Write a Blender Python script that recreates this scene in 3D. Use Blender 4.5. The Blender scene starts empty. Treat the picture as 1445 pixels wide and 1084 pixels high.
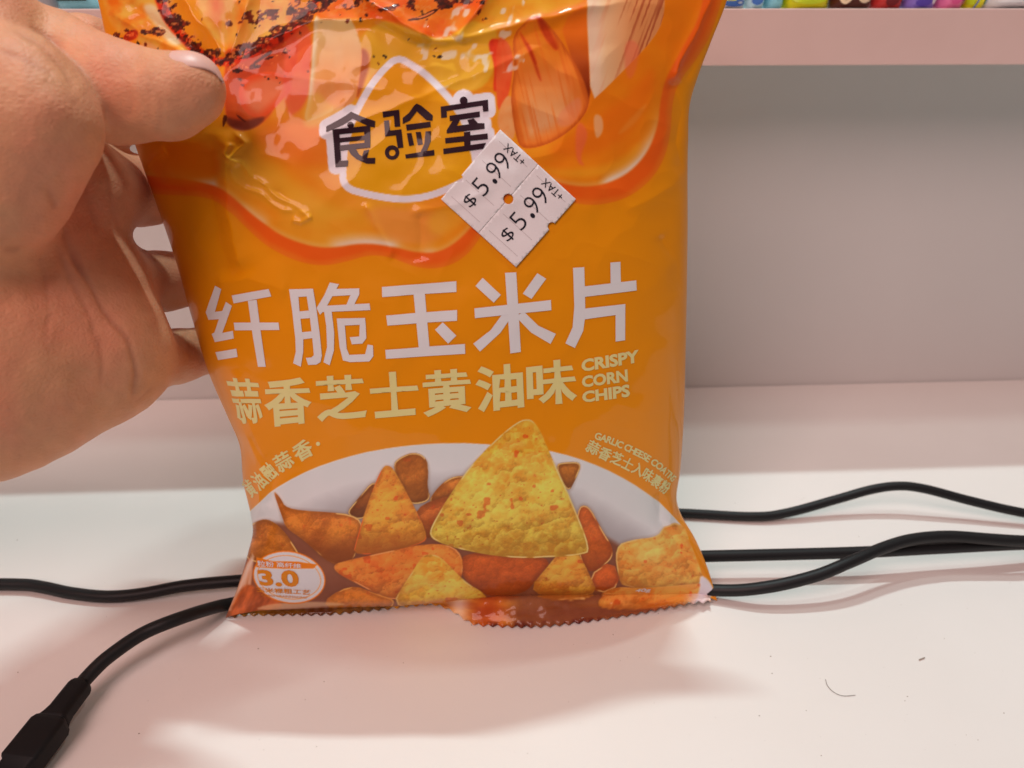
import bpy, bmesh, math, random
import numpy as np
from mathutils import Vector, Matrix
from mathutils.geometry import tessellate_polygon

random.seed(7)
rng = np.random.default_rng(11)
SC = bpy.context.scene
COL = SC.collection
R = math.radians

# ------------------------------------------------------------------ camera
FPX, CX, CY = 1112.0, 722.5, 542.0          # focal length and centre, in photo pixels (1445 x 1084)
CAM_H, PITCH, YAW = 0.187, R(26.0), R(3.0)
cam = bpy.data.cameras.new('camera')
cam.sensor_width = 36.0
cam.lens = 36.0 * FPX / 1445.0
cam.clip_start, cam.clip_end = 0.005, 50.0
cam.dof.use_dof = True
cam.dof.focus_distance = 0.225
cam.dof.aperture_fstop = 14.0
camo = bpy.data.objects.new('camera', cam)
COL.objects.link(camo)
camo.location = (0, 0, CAM_H)
camo.rotation_euler = (R(90) - PITCH, 0, -YAW)
SC.camera = camo

# ------------------------------------------------------------------ world and lamps
w = bpy.data.worlds.new('World'); SC.world = w; w.use_nodes = True
bg = w.node_tree.nodes['Background']
bg.inputs[0].default_value = (1.0, 0.84, 0.81, 1)      # pinkish shop interior all around
bg.inputs[1].default_value = 0.145

def lamp(name, loc, target, sx, sy, power, colr):
    l = bpy.data.lights.new(name, 'AREA'); l.shape = 'RECTANGLE'
    l.size, l.size_y, l.energy, l.color = sx, sy, power, colr
    o = bpy.data.objects.new(name, l); COL.objects.link(o)
    o.location = loc
    o.rotation_euler = (Vector(target) - Vector(loc)).to_track_quat('-Z', 'Y').to_euler()
    return o
lamp('ceiling_lamp', (0.06, 0.72, 1.75), (0, 0.2, 0), 0.20, 0.03, 13.5, (0.80, 1.0, 1.0))
lamp('ceiling_lamp', (-0.06, 0.345, 1.75), (0, 0.2, 0), 0.30, 0.04, 3.2, (0.84, 1.0, 0.98))
lamp('ceiling_lamp', (0.85, 0.12, 1.72), (0, 0.2, 0), 0.30, 0.06, 2.0, (1.0, 0.95, 0.90))  # added for the diagonal streak highlights on the film
lamp('shop_lamp', (-0.58, -0.86, 1.42), (0, 0.25, 0.05), 0.8, 1.0, 20.0, (1.0, 0.66, 0.62))

vs = SC.view_settings
vs.view_transform = 'Standard'; vs.look = 'None'; vs.gamma = 1.0; vs.exposure = 0.0
vs.use_curve_mapping = False
SC.cycles.use_denoising = True

# ------------------------------------------------------------------ projection helpers
sa, ca, sp, cpi = math.sin(YAW), math.cos(YAW), math.sin(PITCH), math.cos(PITCH)
CAM = np.array([0, 0, CAM_H])
FW = np.array([sa * cpi, ca * cpi, -sp])
RT = np.array([ca, -sa, 0.0])
DN = np.cross(FW, RT)                       # image down

def rays(px, py):
    px = np.asarray(px, float); py = np.asarray(py, float)
    return FW + RT * ((px - CX) / FPX)[..., None] + DN * ((py - CY) / FPX)[..., None]
def at(px, py, z):                          # pixel + depth along the view axis
    return CAM + rays(px, py) * np.asarray(z, float)[..., None]
def on_plane(px, py, o, n):
    r = rays(px, py)
    k = np.dot(np.asarray(o) - CAM, n) / (r @ n)
    return CAM + r * k[..., None]
def floor_pt(px, py, h=0.0):
    return on_plane(np.asarray(px, float), np.asarray(py, float), np.array([0, 0, h]), np.array([0, 0, 1.0]))
def project(P):
    d = P - CAM
    z = d @ FW
    return CX + FPX * (d @ RT) / z, CY + FPX * (d @ DN) / z, z

# ------------------------------------------------------------------ object helpers
def link(o, parent=None):
    COL.objects.link(o)
    if parent is not None:
        o.parent = parent
    return o
def mesh_obj(name, verts, faces, mat, parent=None, smooth=True):
    m = bpy.data.meshes.new(name)
    verts = np.asarray(verts, dtype=np.float32)
    if isinstance(faces, np.ndarray):
        n, k = faces.shape
        m.vertices.add(len(verts)); m.vertices.foreach_set('co', verts.ravel())
        m.loops.add(n * k); m.loops.foreach_set('vertex_index', faces.astype(np.int32).ravel())
        m.polygons.add(n); m.polygons.foreach_set('loop_start', np.arange(0, n * k, k, dtype=np.int32))
        m.update(calc_edges=True)
    else:
        m.from_pydata(verts.tolist(), [], faces); m.update()
    m.polygons.foreach_set('use_smooth', np.full(len(m.polygons), smooth))
    if mat: m.materials.append(mat)
    return link(bpy.data.objects.new(name, m), parent)
def bm_obj(name, bm, mat, parent=None, smooth=False):
    m = bpy.data.meshes.new(name); bm.to_mesh(m); bm.free()
    m.polygons.foreach_set('use_smooth', np.full(len(m.polygons), smooth))
    m.materials.append(mat)
    return link(bpy.data.objects.new(name, m), parent)
def tag(o, label, cat=None, group=None, kind=None):
    if label: o['label'] = label
    if cat: o['category'] = cat
    if group: o['group'] = group
    if kind: o['kind'] = kind
    return o
def empty(name, loc):
    o = bpy.data.objects.new(name, None); o.empty_display_size = 0.01
    COL.objects.link(o); o.location = loc
    return o
def keep_parent(o, p):                      # parent without moving
    o.parent = p
    o.matrix_parent_inverse = Matrix.Translation(-Vector(p.location)) if p.parent is None else Matrix()
def box_bm(bm, x0, x1, y0, y1, z0, z1):
    vs_ = [bm.verts.new((x, y, z)) for z in (z0, z1) for y in (y0, y1) for x in (x0, x1)]
    for f in ((0, 2, 3, 1), (4, 5, 7, 6), (0, 1, 5, 4), (2, 6, 7, 3), (0, 4, 6, 2), (1, 3, 7, 5)):
        bm.faces.new([vs_[i] for i in f])
def bevel_all(bm, w_, seg=2):
    bmesh.ops.bevel(bm, geom=bm.edges[:], offset=w_, segments=seg, affect='EDGES', profile=0.5)

def srgb(*c):
    c = np.asarray(c, float) / 255.0
    return np.where(c <= 0.04045, c / 12.92, ((c + 0.055) / 1.055) ** 2.4)
def lin(c):
    c = np.clip(c, 0, 1)
    return np.where(c <= 0.04045, c / 12.92, ((c + 0.055) / 1.055) ** 2.4)

# ------------------------------------------------------------------ materials
def mat(name, base=(0.8, 0.8, 0.8), rough=0.5, spec=0.5, attr=None, coat=0.0, coat_rough=0.1, metal=0.0, sss=0.0):
    m = bpy.data.materials.new(name); m.use_nodes = True
    nt = m.node_tree; b = nt.nodes['Principled BSDF']
    b.inputs['Base Color'].default_value = (*base, 1)
    b.inputs['Roughness'].default_value = rough
    b.inputs['Specular IOR Level'].default_value = spec
    b.inputs['Metallic'].default_value = metal
    b.inputs['Coat Weight'].default_value = coat
    b.inputs['Coat Roughness'].default_value = coat_rough
    if attr:
        a = nt.nodes.new('ShaderNodeAttribute'); a.attribute_name = attr
        nt.links.new(a.outputs['Color'], b.inputs['Base Color'])
    if sss:
        b.inputs['Subsurface Weight'].default_value = sss
        b.inputs['Subsurface Radius'].default_value = (1.0, 0.35, 0.2)
        b.inputs['Subsurface Scale'].default_value = 0.004
    return m
def add_bump(m, scale, strength, dist, detail=3.0, sx=(1, 1, 1), extra_attr=None, extra_k=1.0):
    nt = m.node_tree; b = nt.nodes['Principled BSDF']
    tc = nt.nodes.new('ShaderNodeTexCoord'); mp = nt.nodes.new('ShaderNodeMapping')
    mp.inputs['Scale'].default_value = sx
    n = nt.nodes.new('ShaderNodeTexNoise'); n.inputs['Scale'].default_value = scale; n.inputs['Detail'].default_value = detail
    bu = nt.nodes.new('ShaderNodeBump'); bu.inputs['Strength'].default_value = strength; bu.inputs['Distance'].default_value = dist
    nt.links.new(tc.outputs['Object'], mp.inputs['Vector']); nt.links.new(mp.outputs['Vector'], n.inputs['Vector'])
    nt.links.new(n.outputs['Fac'], bu.inputs['Height'])
    prev = b.inputs['Normal'].links[0].from_socket if b.inputs['Normal'].links else None
    if prev: nt.links.new(prev, bu.inputs['Normal'])
    nt.links.new(bu.outputs['Normal'], b.inputs['Normal'])
    return n
def noise_colour(m, scale, c1, c2, lo=0.35, hi=0.7, detail=4.0):
    nt = m.node_tree; b = nt.nodes['Principled BSDF']
    tc = nt.nodes.new('ShaderNodeTexCoord')
    n = nt.nodes.new('ShaderNodeTexNoise'); n.inputs['Scale'].default_value = scale; n.inputs['Detail'].default_value = detail
    r = nt.nodes.new('ShaderNodeValToRGB')
    r.color_ramp.elements[0].position = lo; r.color_ramp.elements[1].position = hi
    r.color_ramp.elements[0].color = (*c1, 1); r.color_ramp.elements[1].color = (*c2, 1)
    nt.links.new(tc.outputs['Object'], n.inputs['Vector']); nt.links.new(n.outputs['Fac'], r.inputs['Fac'])
    nt.links.new(r.outputs['Color'], b.inputs['Base Color'])

M_shelf = mat('white_laminate', rough=0.42, spec=0.35)
noise_colour(M_shelf, 9.0, (0.80, 0.775, 0.74), (0.84, 0.82, 0.79))
add_bump(M_shelf, 900, 0.08, 0.0003)
M_wall = mat('back_board', rough=0.6, spec=0.3)
noise_colour(M_wall, 6.0, (0.64, 0.645, 0.63), (0.68, 0.685, 0.67))
add_bump(M_wall, 700, 0.08, 0.0003)
M_edge = mat('edge_pink_light', rough=0.5, spec=0.35)
noise_colour(M_edge, 40.0, (0.80, 0.62, 0.57), (0.83, 0.65, 0.60))  # pink light on the shelf front, put into the base colour
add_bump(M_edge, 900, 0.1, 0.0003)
M_cable = mat('black_cable_rubber', (0.009, 0.009, 0.010), rough=0.48, spec=0.3)
add_bump(M_cable, 1500, 0.15, 0.0002)
M_plug = mat('black_plug_plastic', (0.007, 0.007, 0.008), rough=0.55, spec=0.22)
add_bump(M_plug, 2500, 0.12, 0.0002)
M_metal = mat('plug_metal', (0.75, 0.66, 0.45), rough=0.28, metal=1.0)
M_dust = mat('dust', (0.34, 0.29, 0.24), rough=0.9, spec=0.1)
M_hair = mat('hair', (0.10, 0.075, 0.055), rough=0.5)

# ------------------------------------------------------------------ the setting
WALL_Y = 0.374
EDGE_Y = 0.333
UP_TOP = CAM_H - 0.0033
UP_BOT = CAM_H - 0.0235
bm = bmesh.new(); box_bm(bm, -0.75, 0.75, 0.045, WALL_Y, -0.022, 0.0); bevel_all(bm, 0.0008)
tag(bm_obj('shelf_board', bm, M_shelf), 'white laminate shelf board under the chip bag and cables', 'shelf', kind='structure')
bm = bmesh.new(); box_bm(bm, -0.75, 0.75, WALL_Y + 0.0006, WALL_Y + 0.014, -0.022, UP_TOP + 0.004)
tag(bm_obj('back_board', bm, M_wall), 'grey white back board behind the shelf', 'wall', kind='structure')
bm = bmesh.new(); box_bm(bm, -0.75, 0.75, EDGE_Y + 0.001, WALL_Y, UP_BOT, UP_TOP)
up = tag(bm_obj('upper_shelf_board', bm, M_shelf), 'upper shelf board with pink light painted on its front edge', 'shelf', kind='structure')
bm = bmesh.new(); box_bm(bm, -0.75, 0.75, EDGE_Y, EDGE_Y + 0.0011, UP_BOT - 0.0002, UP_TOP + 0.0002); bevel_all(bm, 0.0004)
bm_obj('edge_pink_light', bm, M_edge, up)

# ------------------------------------------------------------------ numpy noise
def hash2(ix, iy, s):
    h = (ix.astype(np.int64) * 374761393 + iy.astype(np.int64) * 668265263 + s * 1274126177) & 0xFFFFFFFF
    h = ((h ^ (h >> 13)) * 1274126177) & 0xFFFFFFFF
    return ((h ^ (h >> 16)) & 0xFFFFFF) / float(0xFFFFFF)
def vnoise(x, y, s=0):
    ix, iy = np.floor(x), np.floor(y)
    fx, fy = x - ix, y - iy
    fx = fx * fx * fx * (fx * (fx * 6 - 15) + 10); fy = fy * fy * fy * (fy * (fy * 6 - 15) + 10)
    a = hash2(ix, iy, s); b = hash2(ix + 1, iy, s); c = hash2(ix, iy + 1, s); d = hash2(ix + 1, iy + 1, s)
    return (a + (b - a) * fx) * (1 - fy) + (c + (d - c) * fx) * fy
def fbm(x, y, s=0, o=4):
    t = np.zeros_like(x); a, n = 0.5, 0.0
    for i in range(o):
        t += a * vnoise(x * 2 ** i, y * 2 ** i, s + i * 17); n += a; a *= 0.5
    return t / n
def sstep(a, b, x):
    t = np.clip((x - a) / (b - a), 0, 1)
    return t * t * (3 - 2 * t)

# ------------------------------------------------------------------ the bag: shape
LEAN = R(8.0)
BASE = floor_pt(665.0, 862.0)
ES = np.array([1.0, 0, 0]); ET = np.array([0, math.sin(LEAN), math.cos(LEAN)]); EN = np.array([0, -math.cos(LEAN), math.sin(LEAN)])
def px_to_st(px, py, wv=0.0):
    px = np.asarray(px, float); py = np.asarray(py, float)
    r = rays(px, py)
    o = BASE - CAM
    k = (np.dot(o, EN) + wv) / (r @ EN)
    P = CAM + r * k[..., None] - BASE
    return P @ ES, P @ ET
LEFT = np.array([(88, -160), (112, -90), (138, 0), (148, 45), (168, 120), (190, 200), (206, 245), (228, 305), (250, 370), (270, 440), (298, 530), (322, 585), (337, 620), (344, 680), (354, 725), (357, 748), (350, 780), (335, 830), (318, 872)], float)
RIGHT = np.array([(1052, -160), (1043, -90), (1026, 0), (1003, 60), (986, 105), (974, 145), (971, 200), (970, 330), (967, 500), (964, 600), (960, 660), (956, 712), (962, 728), (978, 755), (998, 800), (1012, 848)], float)
BOT = np.array([(318, 872), (335, 866), (360, 861), (450, 857), (560, 854), (650, 847), (700, 842), (800, 840), (900, 839), (985, 838), (1000, 841), (1012, 848)], float)
sL, tL = px_to_st(LEFT[:, 0], LEFT[:, 1]); sR, tR = px_to_st(RIGHT[:, 0], RIGHT[:, 1])
sB, tB = px_to_st(BOT[:, 0], BOT[:, 1])
T_TOP = float(min(tL[0], tR[0]))
def smooth_interp(x, xp, fp):               # cubic-ish (Catmull-Rom on a fine table)
    o = np.argsort(xp); xp = xp[o]; fp = fp[o]
    m = np.gradient(fp, xp)
    i = np.clip(np.searchsorted(xp, x) - 1, 0, len(xp) - 2)
    h = xp[i + 1] - xp[i]; t = np.clip((x - xp[i]) / h, 0, 1)
    return ((2 * t ** 3 - 3 * t ** 2 + 1) * fp[i] + (t ** 3 - 2 * t ** 2 + t) * h * m[i]
            + (-2 * t ** 3 + 3 * t ** 2) * fp[i + 1] + (t ** 3 - t ** 2) * h * m[i + 1])
def SL(t): return smooth_interp(t, tL, sL)
def SR(t): return smooth_interp(t, tR, sR)
def TB(u):
    ub = (sB - sB[0]) / (sB[-1] - sB[0])
    return np.interp(u, ub, tB)
BV = np.array([0, .02, .05, .1, .18, .3, .45, .6, .72, .82, .9, .96, 1.0])
BW = np.array([.6, 5, 9, 14.5, 21, 27, 29, 25.5, 20.5, 14, 7.5, 2.2, .4]) * 1e-3
def bulge(u, v):
    x = 2 * u - 1
    prof = np.power(np.clip(1 - np.abs(x) ** 2.3, 0, 1), 0.62)
    # towards the flat seals the profile gets flatter
    b = smooth_interp(v, BV, BW) * prof
    return b
def st_to_uv(s, t):
    u = np.full_like(s, 0.5)
    l, r = SL(t), SR(t)
    u = (s - l) / (r - l)
    tb = TB(np.clip(u, 0, 1))
    v = (t - tb) / (T_TOP - tb)
    return u, v
def seg_dist(px, py, pts):
    d = np.full(px.shape, 1e9); along = np.zeros(px.shape); side = np.zeros(px.shape)
    L = np.hypot(*np.diff(np.asarray(pts, float), axis=0).T); cum = np.concatenate([[0], np.cumsum(L)])
    for i in range(len(pts) - 1):
        ax, ay = pts[i]; bx, by = pts[i + 1]
        dx, dy = bx - ax, by - ay
        q = np.clip(((px - ax) * dx + (py - ay) * dy) / (dx * dx + dy * dy), 0, 1)
        ex, ey = px - ax - q * dx, py - ay - q * dy
        e = np.hypot(ex, ey); m = e < d
        d = np.where(m, e, d); along = np.where(m, (cum[i] + q * L[i]) / cum[-1], along)
        side = np.where(m, np.sign(dx * ey - dy * ex), side)
    return d, along, side
# creases pressed into the film: polyline in print layout, half width, height in mm (+ = ridge)
CREASES = [
    ([(330, 82), (392, 52), (440, 30), (530, 28), (600, 56), (640, 58), (710, 40), (835, 10), (900, 2)], 9, 1.3),
    ([(330, 92), (400, 66), (445, 42), (530, 42), (605, 70), (710, 58), (820, 30)], 14, -0.8),
    ([(500, -40), (524, 4), (560, 28), (612, 56)], 9, 3.0),
    ([(640, 58), (668, 22), (700, -20)], 9, 1.8),
    ([(322, 180), (346, 204), (328, 222), (352, 244), (384, 268), (412, 288), (428, 302), (440, 314)], 4.5, 0.8),
    ([(326, 232), (334, 254), (346, 266), (366, 274), (382, 284), (400, 296), (418, 300)], 4, 0.55),
    ([(352, 240), (372, 262), (396, 270), (420, 296), (432, 300)], 4.5, -0.5),
    ([(330, 200), (322, 216), (338, 236)], 4, 0.7),
    ([(410, 310), (425, 314), (440, 306)], 4, 0.7),
    ([(322, 180), (322, 240), (320, 300), (330, 345), (345, 385)], 15, 1.6),
    ([(300, 190), (298, 260), (305, 330), (330, 400)], 22, -1.4),
    ([(205, 240), (218, 222), (236, 212)], 6, 0.6),
    ([(1012, -20), (985, 40), (958, 88), (948, 120)], 8, 1.6),
    ([(1020, 10), (995, 70), (965, 118)], 9, -1.2),
    ([(946, 110), (962, 150), (956, 200), (968, 246)], 12, -1.3),
    ([(512, 286), (534, 322), (556, 366)], 6, 0.6),
    ([(592, 300), (596, 330), (592, 372)], 8, -0.5),
    ([(575, 300), (640, 290), (700, 262)], 9, 0.5),
    ([(340, 600), (372, 660), (366, 720), (350, 790), (325, 860)], 9, 1.2),
    ([(350, 610), (384, 668), (380, 720)], 9, -0.9),
    ([(330, 520), (352, 600), (378, 652)], 10, 0.7),
    ([(958, 690), (945, 735), (975, 770), (1003, 830)], 9, 1.2),
    ([(930, 690), (932, 735), (965, 780), (990, 825)], 9, -1.0),
    ([(560, 420), (640, 405), (720, 395)], 26, -0.5),
    ([(300, 400), (352, 392), (410, 412)], 14, 0.6),
    ([(150, 10), (210, 50), (280, 85)], 8, 1.2),
    ([(180, 0), (240, 45), (300, 88)], 8, -1.1),
    ([(250, -20), (290, 40), (318, 84)], 8, 1.0),
    ([(360, -30), (345, 30), (322, 84)], 8, 1.1),
    ([(320, 95), (420, 110), (500, 118), (640, 150), (720, 80)], 18, 0.5),
    ([(430, 200), (560, 150), (660, 110), (790, 55)], 8, 0.45),
    ([(930, 330), (955, 372), (960, 420)], 9, -0.5),
    ([(880, 300), (950, 262), (968, 240)], 12, 0.6),
    ([(560, 850), (600, 830), (640, 848)], 12, -1.0),
]
def wrinkle(px, py):
    w_ = np.zeros(px.shape)
    for pts, hw, amp in CREASES:
        a = np.asarray(pts, float)
        m = (px > a[:, 0].min() - 4 * hw) & (px < a[:, 0].max() + 4 * hw) & (py > a[:, 1].min() - 4 * hw) & (py < a[:, 1].max() + 4 * hw)
        if not m.any(): continue
        wob = 5 * (vnoise(px[m] / 23, py[m] / 23, 5) - 0.5)
        d, al, _ = seg_dist(px[m] + wob, py[m] - wob, pts)
        fade = sstep(0, .12, al) * sstep(0, .12, 1 - al)
        w_[m] += amp * 1e-3 * fade * np.exp(-(d / hw) ** 1.35)
    top = sstep(420, 60, py)
    w_ += (fbm(px / 110 + 3, py / 110, 3, 3) - 0.5) * (0.0014 + 0.0013 * top)
    rid = 1 - np.abs(2 * fbm(px / 85 + py / 160, py / 70 - px / 200, 9, 2) - 1)
    w_ += (rid - 0.7) * (0.0003 + 0.0006 * top)
    w_ += (fbm(px / 24, py / 30, 8, 2) - 0.5) * (0.0001 + 0.00010 * top)
    return w_
def bag_front(u, v):
    t0 = TB(u); t = t0 + v * (T_TOP - t0)
    s = SL(t) + u * (SR(t) - SL(t))
    b = bulge(u, v)
    P = BASE + s[..., None] * ES + t[..., None] * ET + b[..., None] * EN
    px, py, _ = project(P)
    edge = np.clip(4 * u * (1 - u) * 5, 0, 1) * np.clip(v * 25, 0, 1) * np.clip((1 - v) * 10, 0, 1)
    P = P + ((wrinkle(px, py) * edge))[..., None] * EN
    return P, px, py
def print_to_bag(px, py, off):              # print layout -> point on the bag front, lifted by off
    px = np.asarray(px, float); py = np.asarray(py, float)
    b = np.zeros(px.shape)
    for _ in range(14):
        s, t = px_to_st(px, py, b)
        u, v = st_to_uv(s, t)
        u = np.clip(u, 0, 1); v = np.clip(v, 0, 1)
        b = 0.3 * b + 0.7 * bulge(u, v)
    s, t = px_to_st(px, py, b)
    edge = np.clip(4 * u * (1 - u) * 5, 0, 1) * np.clip(v * 25, 0, 1) * np.clip((1 - v) * 10, 0, 1)
    h = b + wrinkle(px, py) * edge + off
    return BASE + s[..., None] * ES + t[..., None] * ET + h[..., None] * EN

# ------------------------------------------------------------------ the bag: printed picture (evaluated per vertex in print layout units)
def chaikin(p, n=2):
    p = np.asarray(p, float)
    for _ in range(n):
        q = np.roll(p, -1, 0)
        p = np.stack([0.75 * p + 0.25 * q, 0.25 * p + 0.75 * q], 1).reshape(-1, 2)
    return p
def poly_sdf(x, y, p):
    d = np.full(x.shape, 1e12); ins = np.zeros(x.shape, bool)
    n = len(p)
    for i in range(n):
        ax, ay = p[i]; bx, by = p[(i + 1) % n]
        ex, ey = bx - ax, by - ay
        L = ex * ex + ey * ey
        if L < 1e-9: continue
        q = np.clip(((x - ax) * ex + (y - ay) * ey) / L, 0, 1)
        d = np.minimum(d, (x - ax - q * ex) ** 2 + (y - ay - q * ey) ** 2)
        c = ((ay > y) != (by > y))
        if ey != 0:
            ins ^= c & (x < ex * (y - ay) / ey + ax)
    d = np.sqrt(d)
    return np.where(ins, -d, d)
def cells(x, y, size, seed):                # blister domes: height-like value and its shading
    gx, gy = x / size, y / size
    ix, iy = np.floor(gx), np.floor(gy)
    best = np.full(x.shape, -1.0); sh = np.zeros(x.shape)
    for dx in (-1, 0, 1):
        for dy in (-1, 0, 1):
            cx, cy = ix + dx, iy + dy
            ox = cx + hash2(cx, cy, seed); oy = cy + hash2(cx, cy, seed + 1); r = .35 + .55 * hash2(cx, cy, seed + 2)
            ex, ey = (gx - ox) / r, (gy - oy) / r * 1.2
            h = 1 - ex * ex - ey * ey
            m = (h > best) & (h > 0)
            best = np.where(m, h, best); sh = np.where(m, -(0.45 * ex + .9 * ey), sh)
    return np.clip(best, 0, 1), sh
def Z7(*p): return [(300 + x * .2953, 580 + y * .2952) for x, y in p]
def Z8(*p): return [(640 + x * .2952, 580 + y * .2952) for x, y in p]
def ZL(*p): return [(400 + x * .22145, y * .22145) for x, y in p]
def ZT(*p): return [(130 + x * .203, y * .203) for x, y in p]
def ZR(*p): return [(700 + x * .2768, y * .2768) for x, y in p]
def ZD(*p): return [(440 + x * .2213, 60 + y * .2213) for x, y in p]
def Z5(*p): return [(280 + x * .2491, 350 + y * .2491) for x, y in p]
def Z6(*p): return [(620 + x * .2491, 350 + y * .2491) for x, y in p]
def ZX(*p): return [(290 + x * .1291, 380 + y * .1291) for x, y in p]
def C(r, g, b): return np.array([r, g, b], float) / 255

LOGO = [
    ZL((430, 712), (505, 745), (585, 772), (582, 812), (545, 806), (440, 756), (380, 795), (272, 842), (272, 806), (330, 775), (395, 738)),
    ZL((312, 826), (352, 820), (365, 1025), (412, 1022), (408, 1060), (330, 1066)),
    ZL((348, 822), (551, 800), (553, 836), (350, 857)),
    ZL((512, 806), (552, 800), (554, 932), (516, 937)),
    ZL((354, 880), (516, 864), (516, 892), (355, 908)),
    ZL((356, 927), (552, 906), (554, 940), (358, 961)),
    ZL((410, 952), (458, 946), (482, 985), (520, 1008), (585, 1005), (583, 1043), (530, 1043), (465, 1015), (428, 985)),
    ZL((512, 960), (546, 954), (530, 1012), (500, 1000)),
    ZL((632, 712), (738, 700), (744, 806), (709, 809), (704, 738), (635, 750)),
    ZL((640, 770), (672, 766), (680, 832), (751, 824), (764, 940), (728, 945), (716, 862), (648, 870)),
    ZL((850, 660), (880, 675), (952, 735), (950, 770), (910, 765), (850, 710), (805, 768), (760, 790), (760, 752), (800, 720), (832, 675)),
    ZL((780, 795), (936, 775), (939, 810), (785, 832)),
    ZL((785, 850), (815, 847), (832, 925), (800, 930)),
    ZL((842, 842), (875, 840), (888, 920), (855, 925)),
    ZL((905, 838), (940, 835), (938, 900), (908, 972), (868, 980), (898, 915)),
    ZL((775, 985), (960, 955), (962, 990), (780, 1010)),
    ZL((1002, 680), (1303, 635), (1306, 708), (1272, 712), (1268, 672), (1040, 708), (1042, 748), (1005, 752)),
    ZL((1058, 738), (1250, 710), (1252, 745), (1060, 772)),
    ZL((1040, 830), (1078, 770), (1125, 762), (1105, 802), (1182, 792), (1172, 765), (1212, 755), (1240, 785), (1280, 785), (1282, 820), (1040, 850)),
    ZL((1030, 880), (1300, 850), (1302, 886), (1032, 914)),
    ZL((1150, 843), (1190, 838), (1192, 950), (1152, 955)),
    ZL((1018, 948), (1290, 910), (1272, 948), (1020, 982)),
]
def circ(cx, cy, r, n=20, ry=None):
    ry = ry or r
    return [(cx + r * math.cos(2 * math.pi * i / n), cy + ry * math.sin(2 * math.pi * i / n)) for i in range(n)]
LOGO += [ZL(*circ(428, 797, 21)), ZL(*circ(1148, 641, 25))]
DROP = ZD((548, 118), (620, 160), (700, 210), (800, 305), (880, 395), (960, 520), (1008, 680), (1028, 790), (985, 850), (880, 905), (740, 960), (600, 980), (480, 970), (350, 945), (222, 908), (218, 800), (232, 640), (300, 450), (400, 280), (480, 180))

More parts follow.
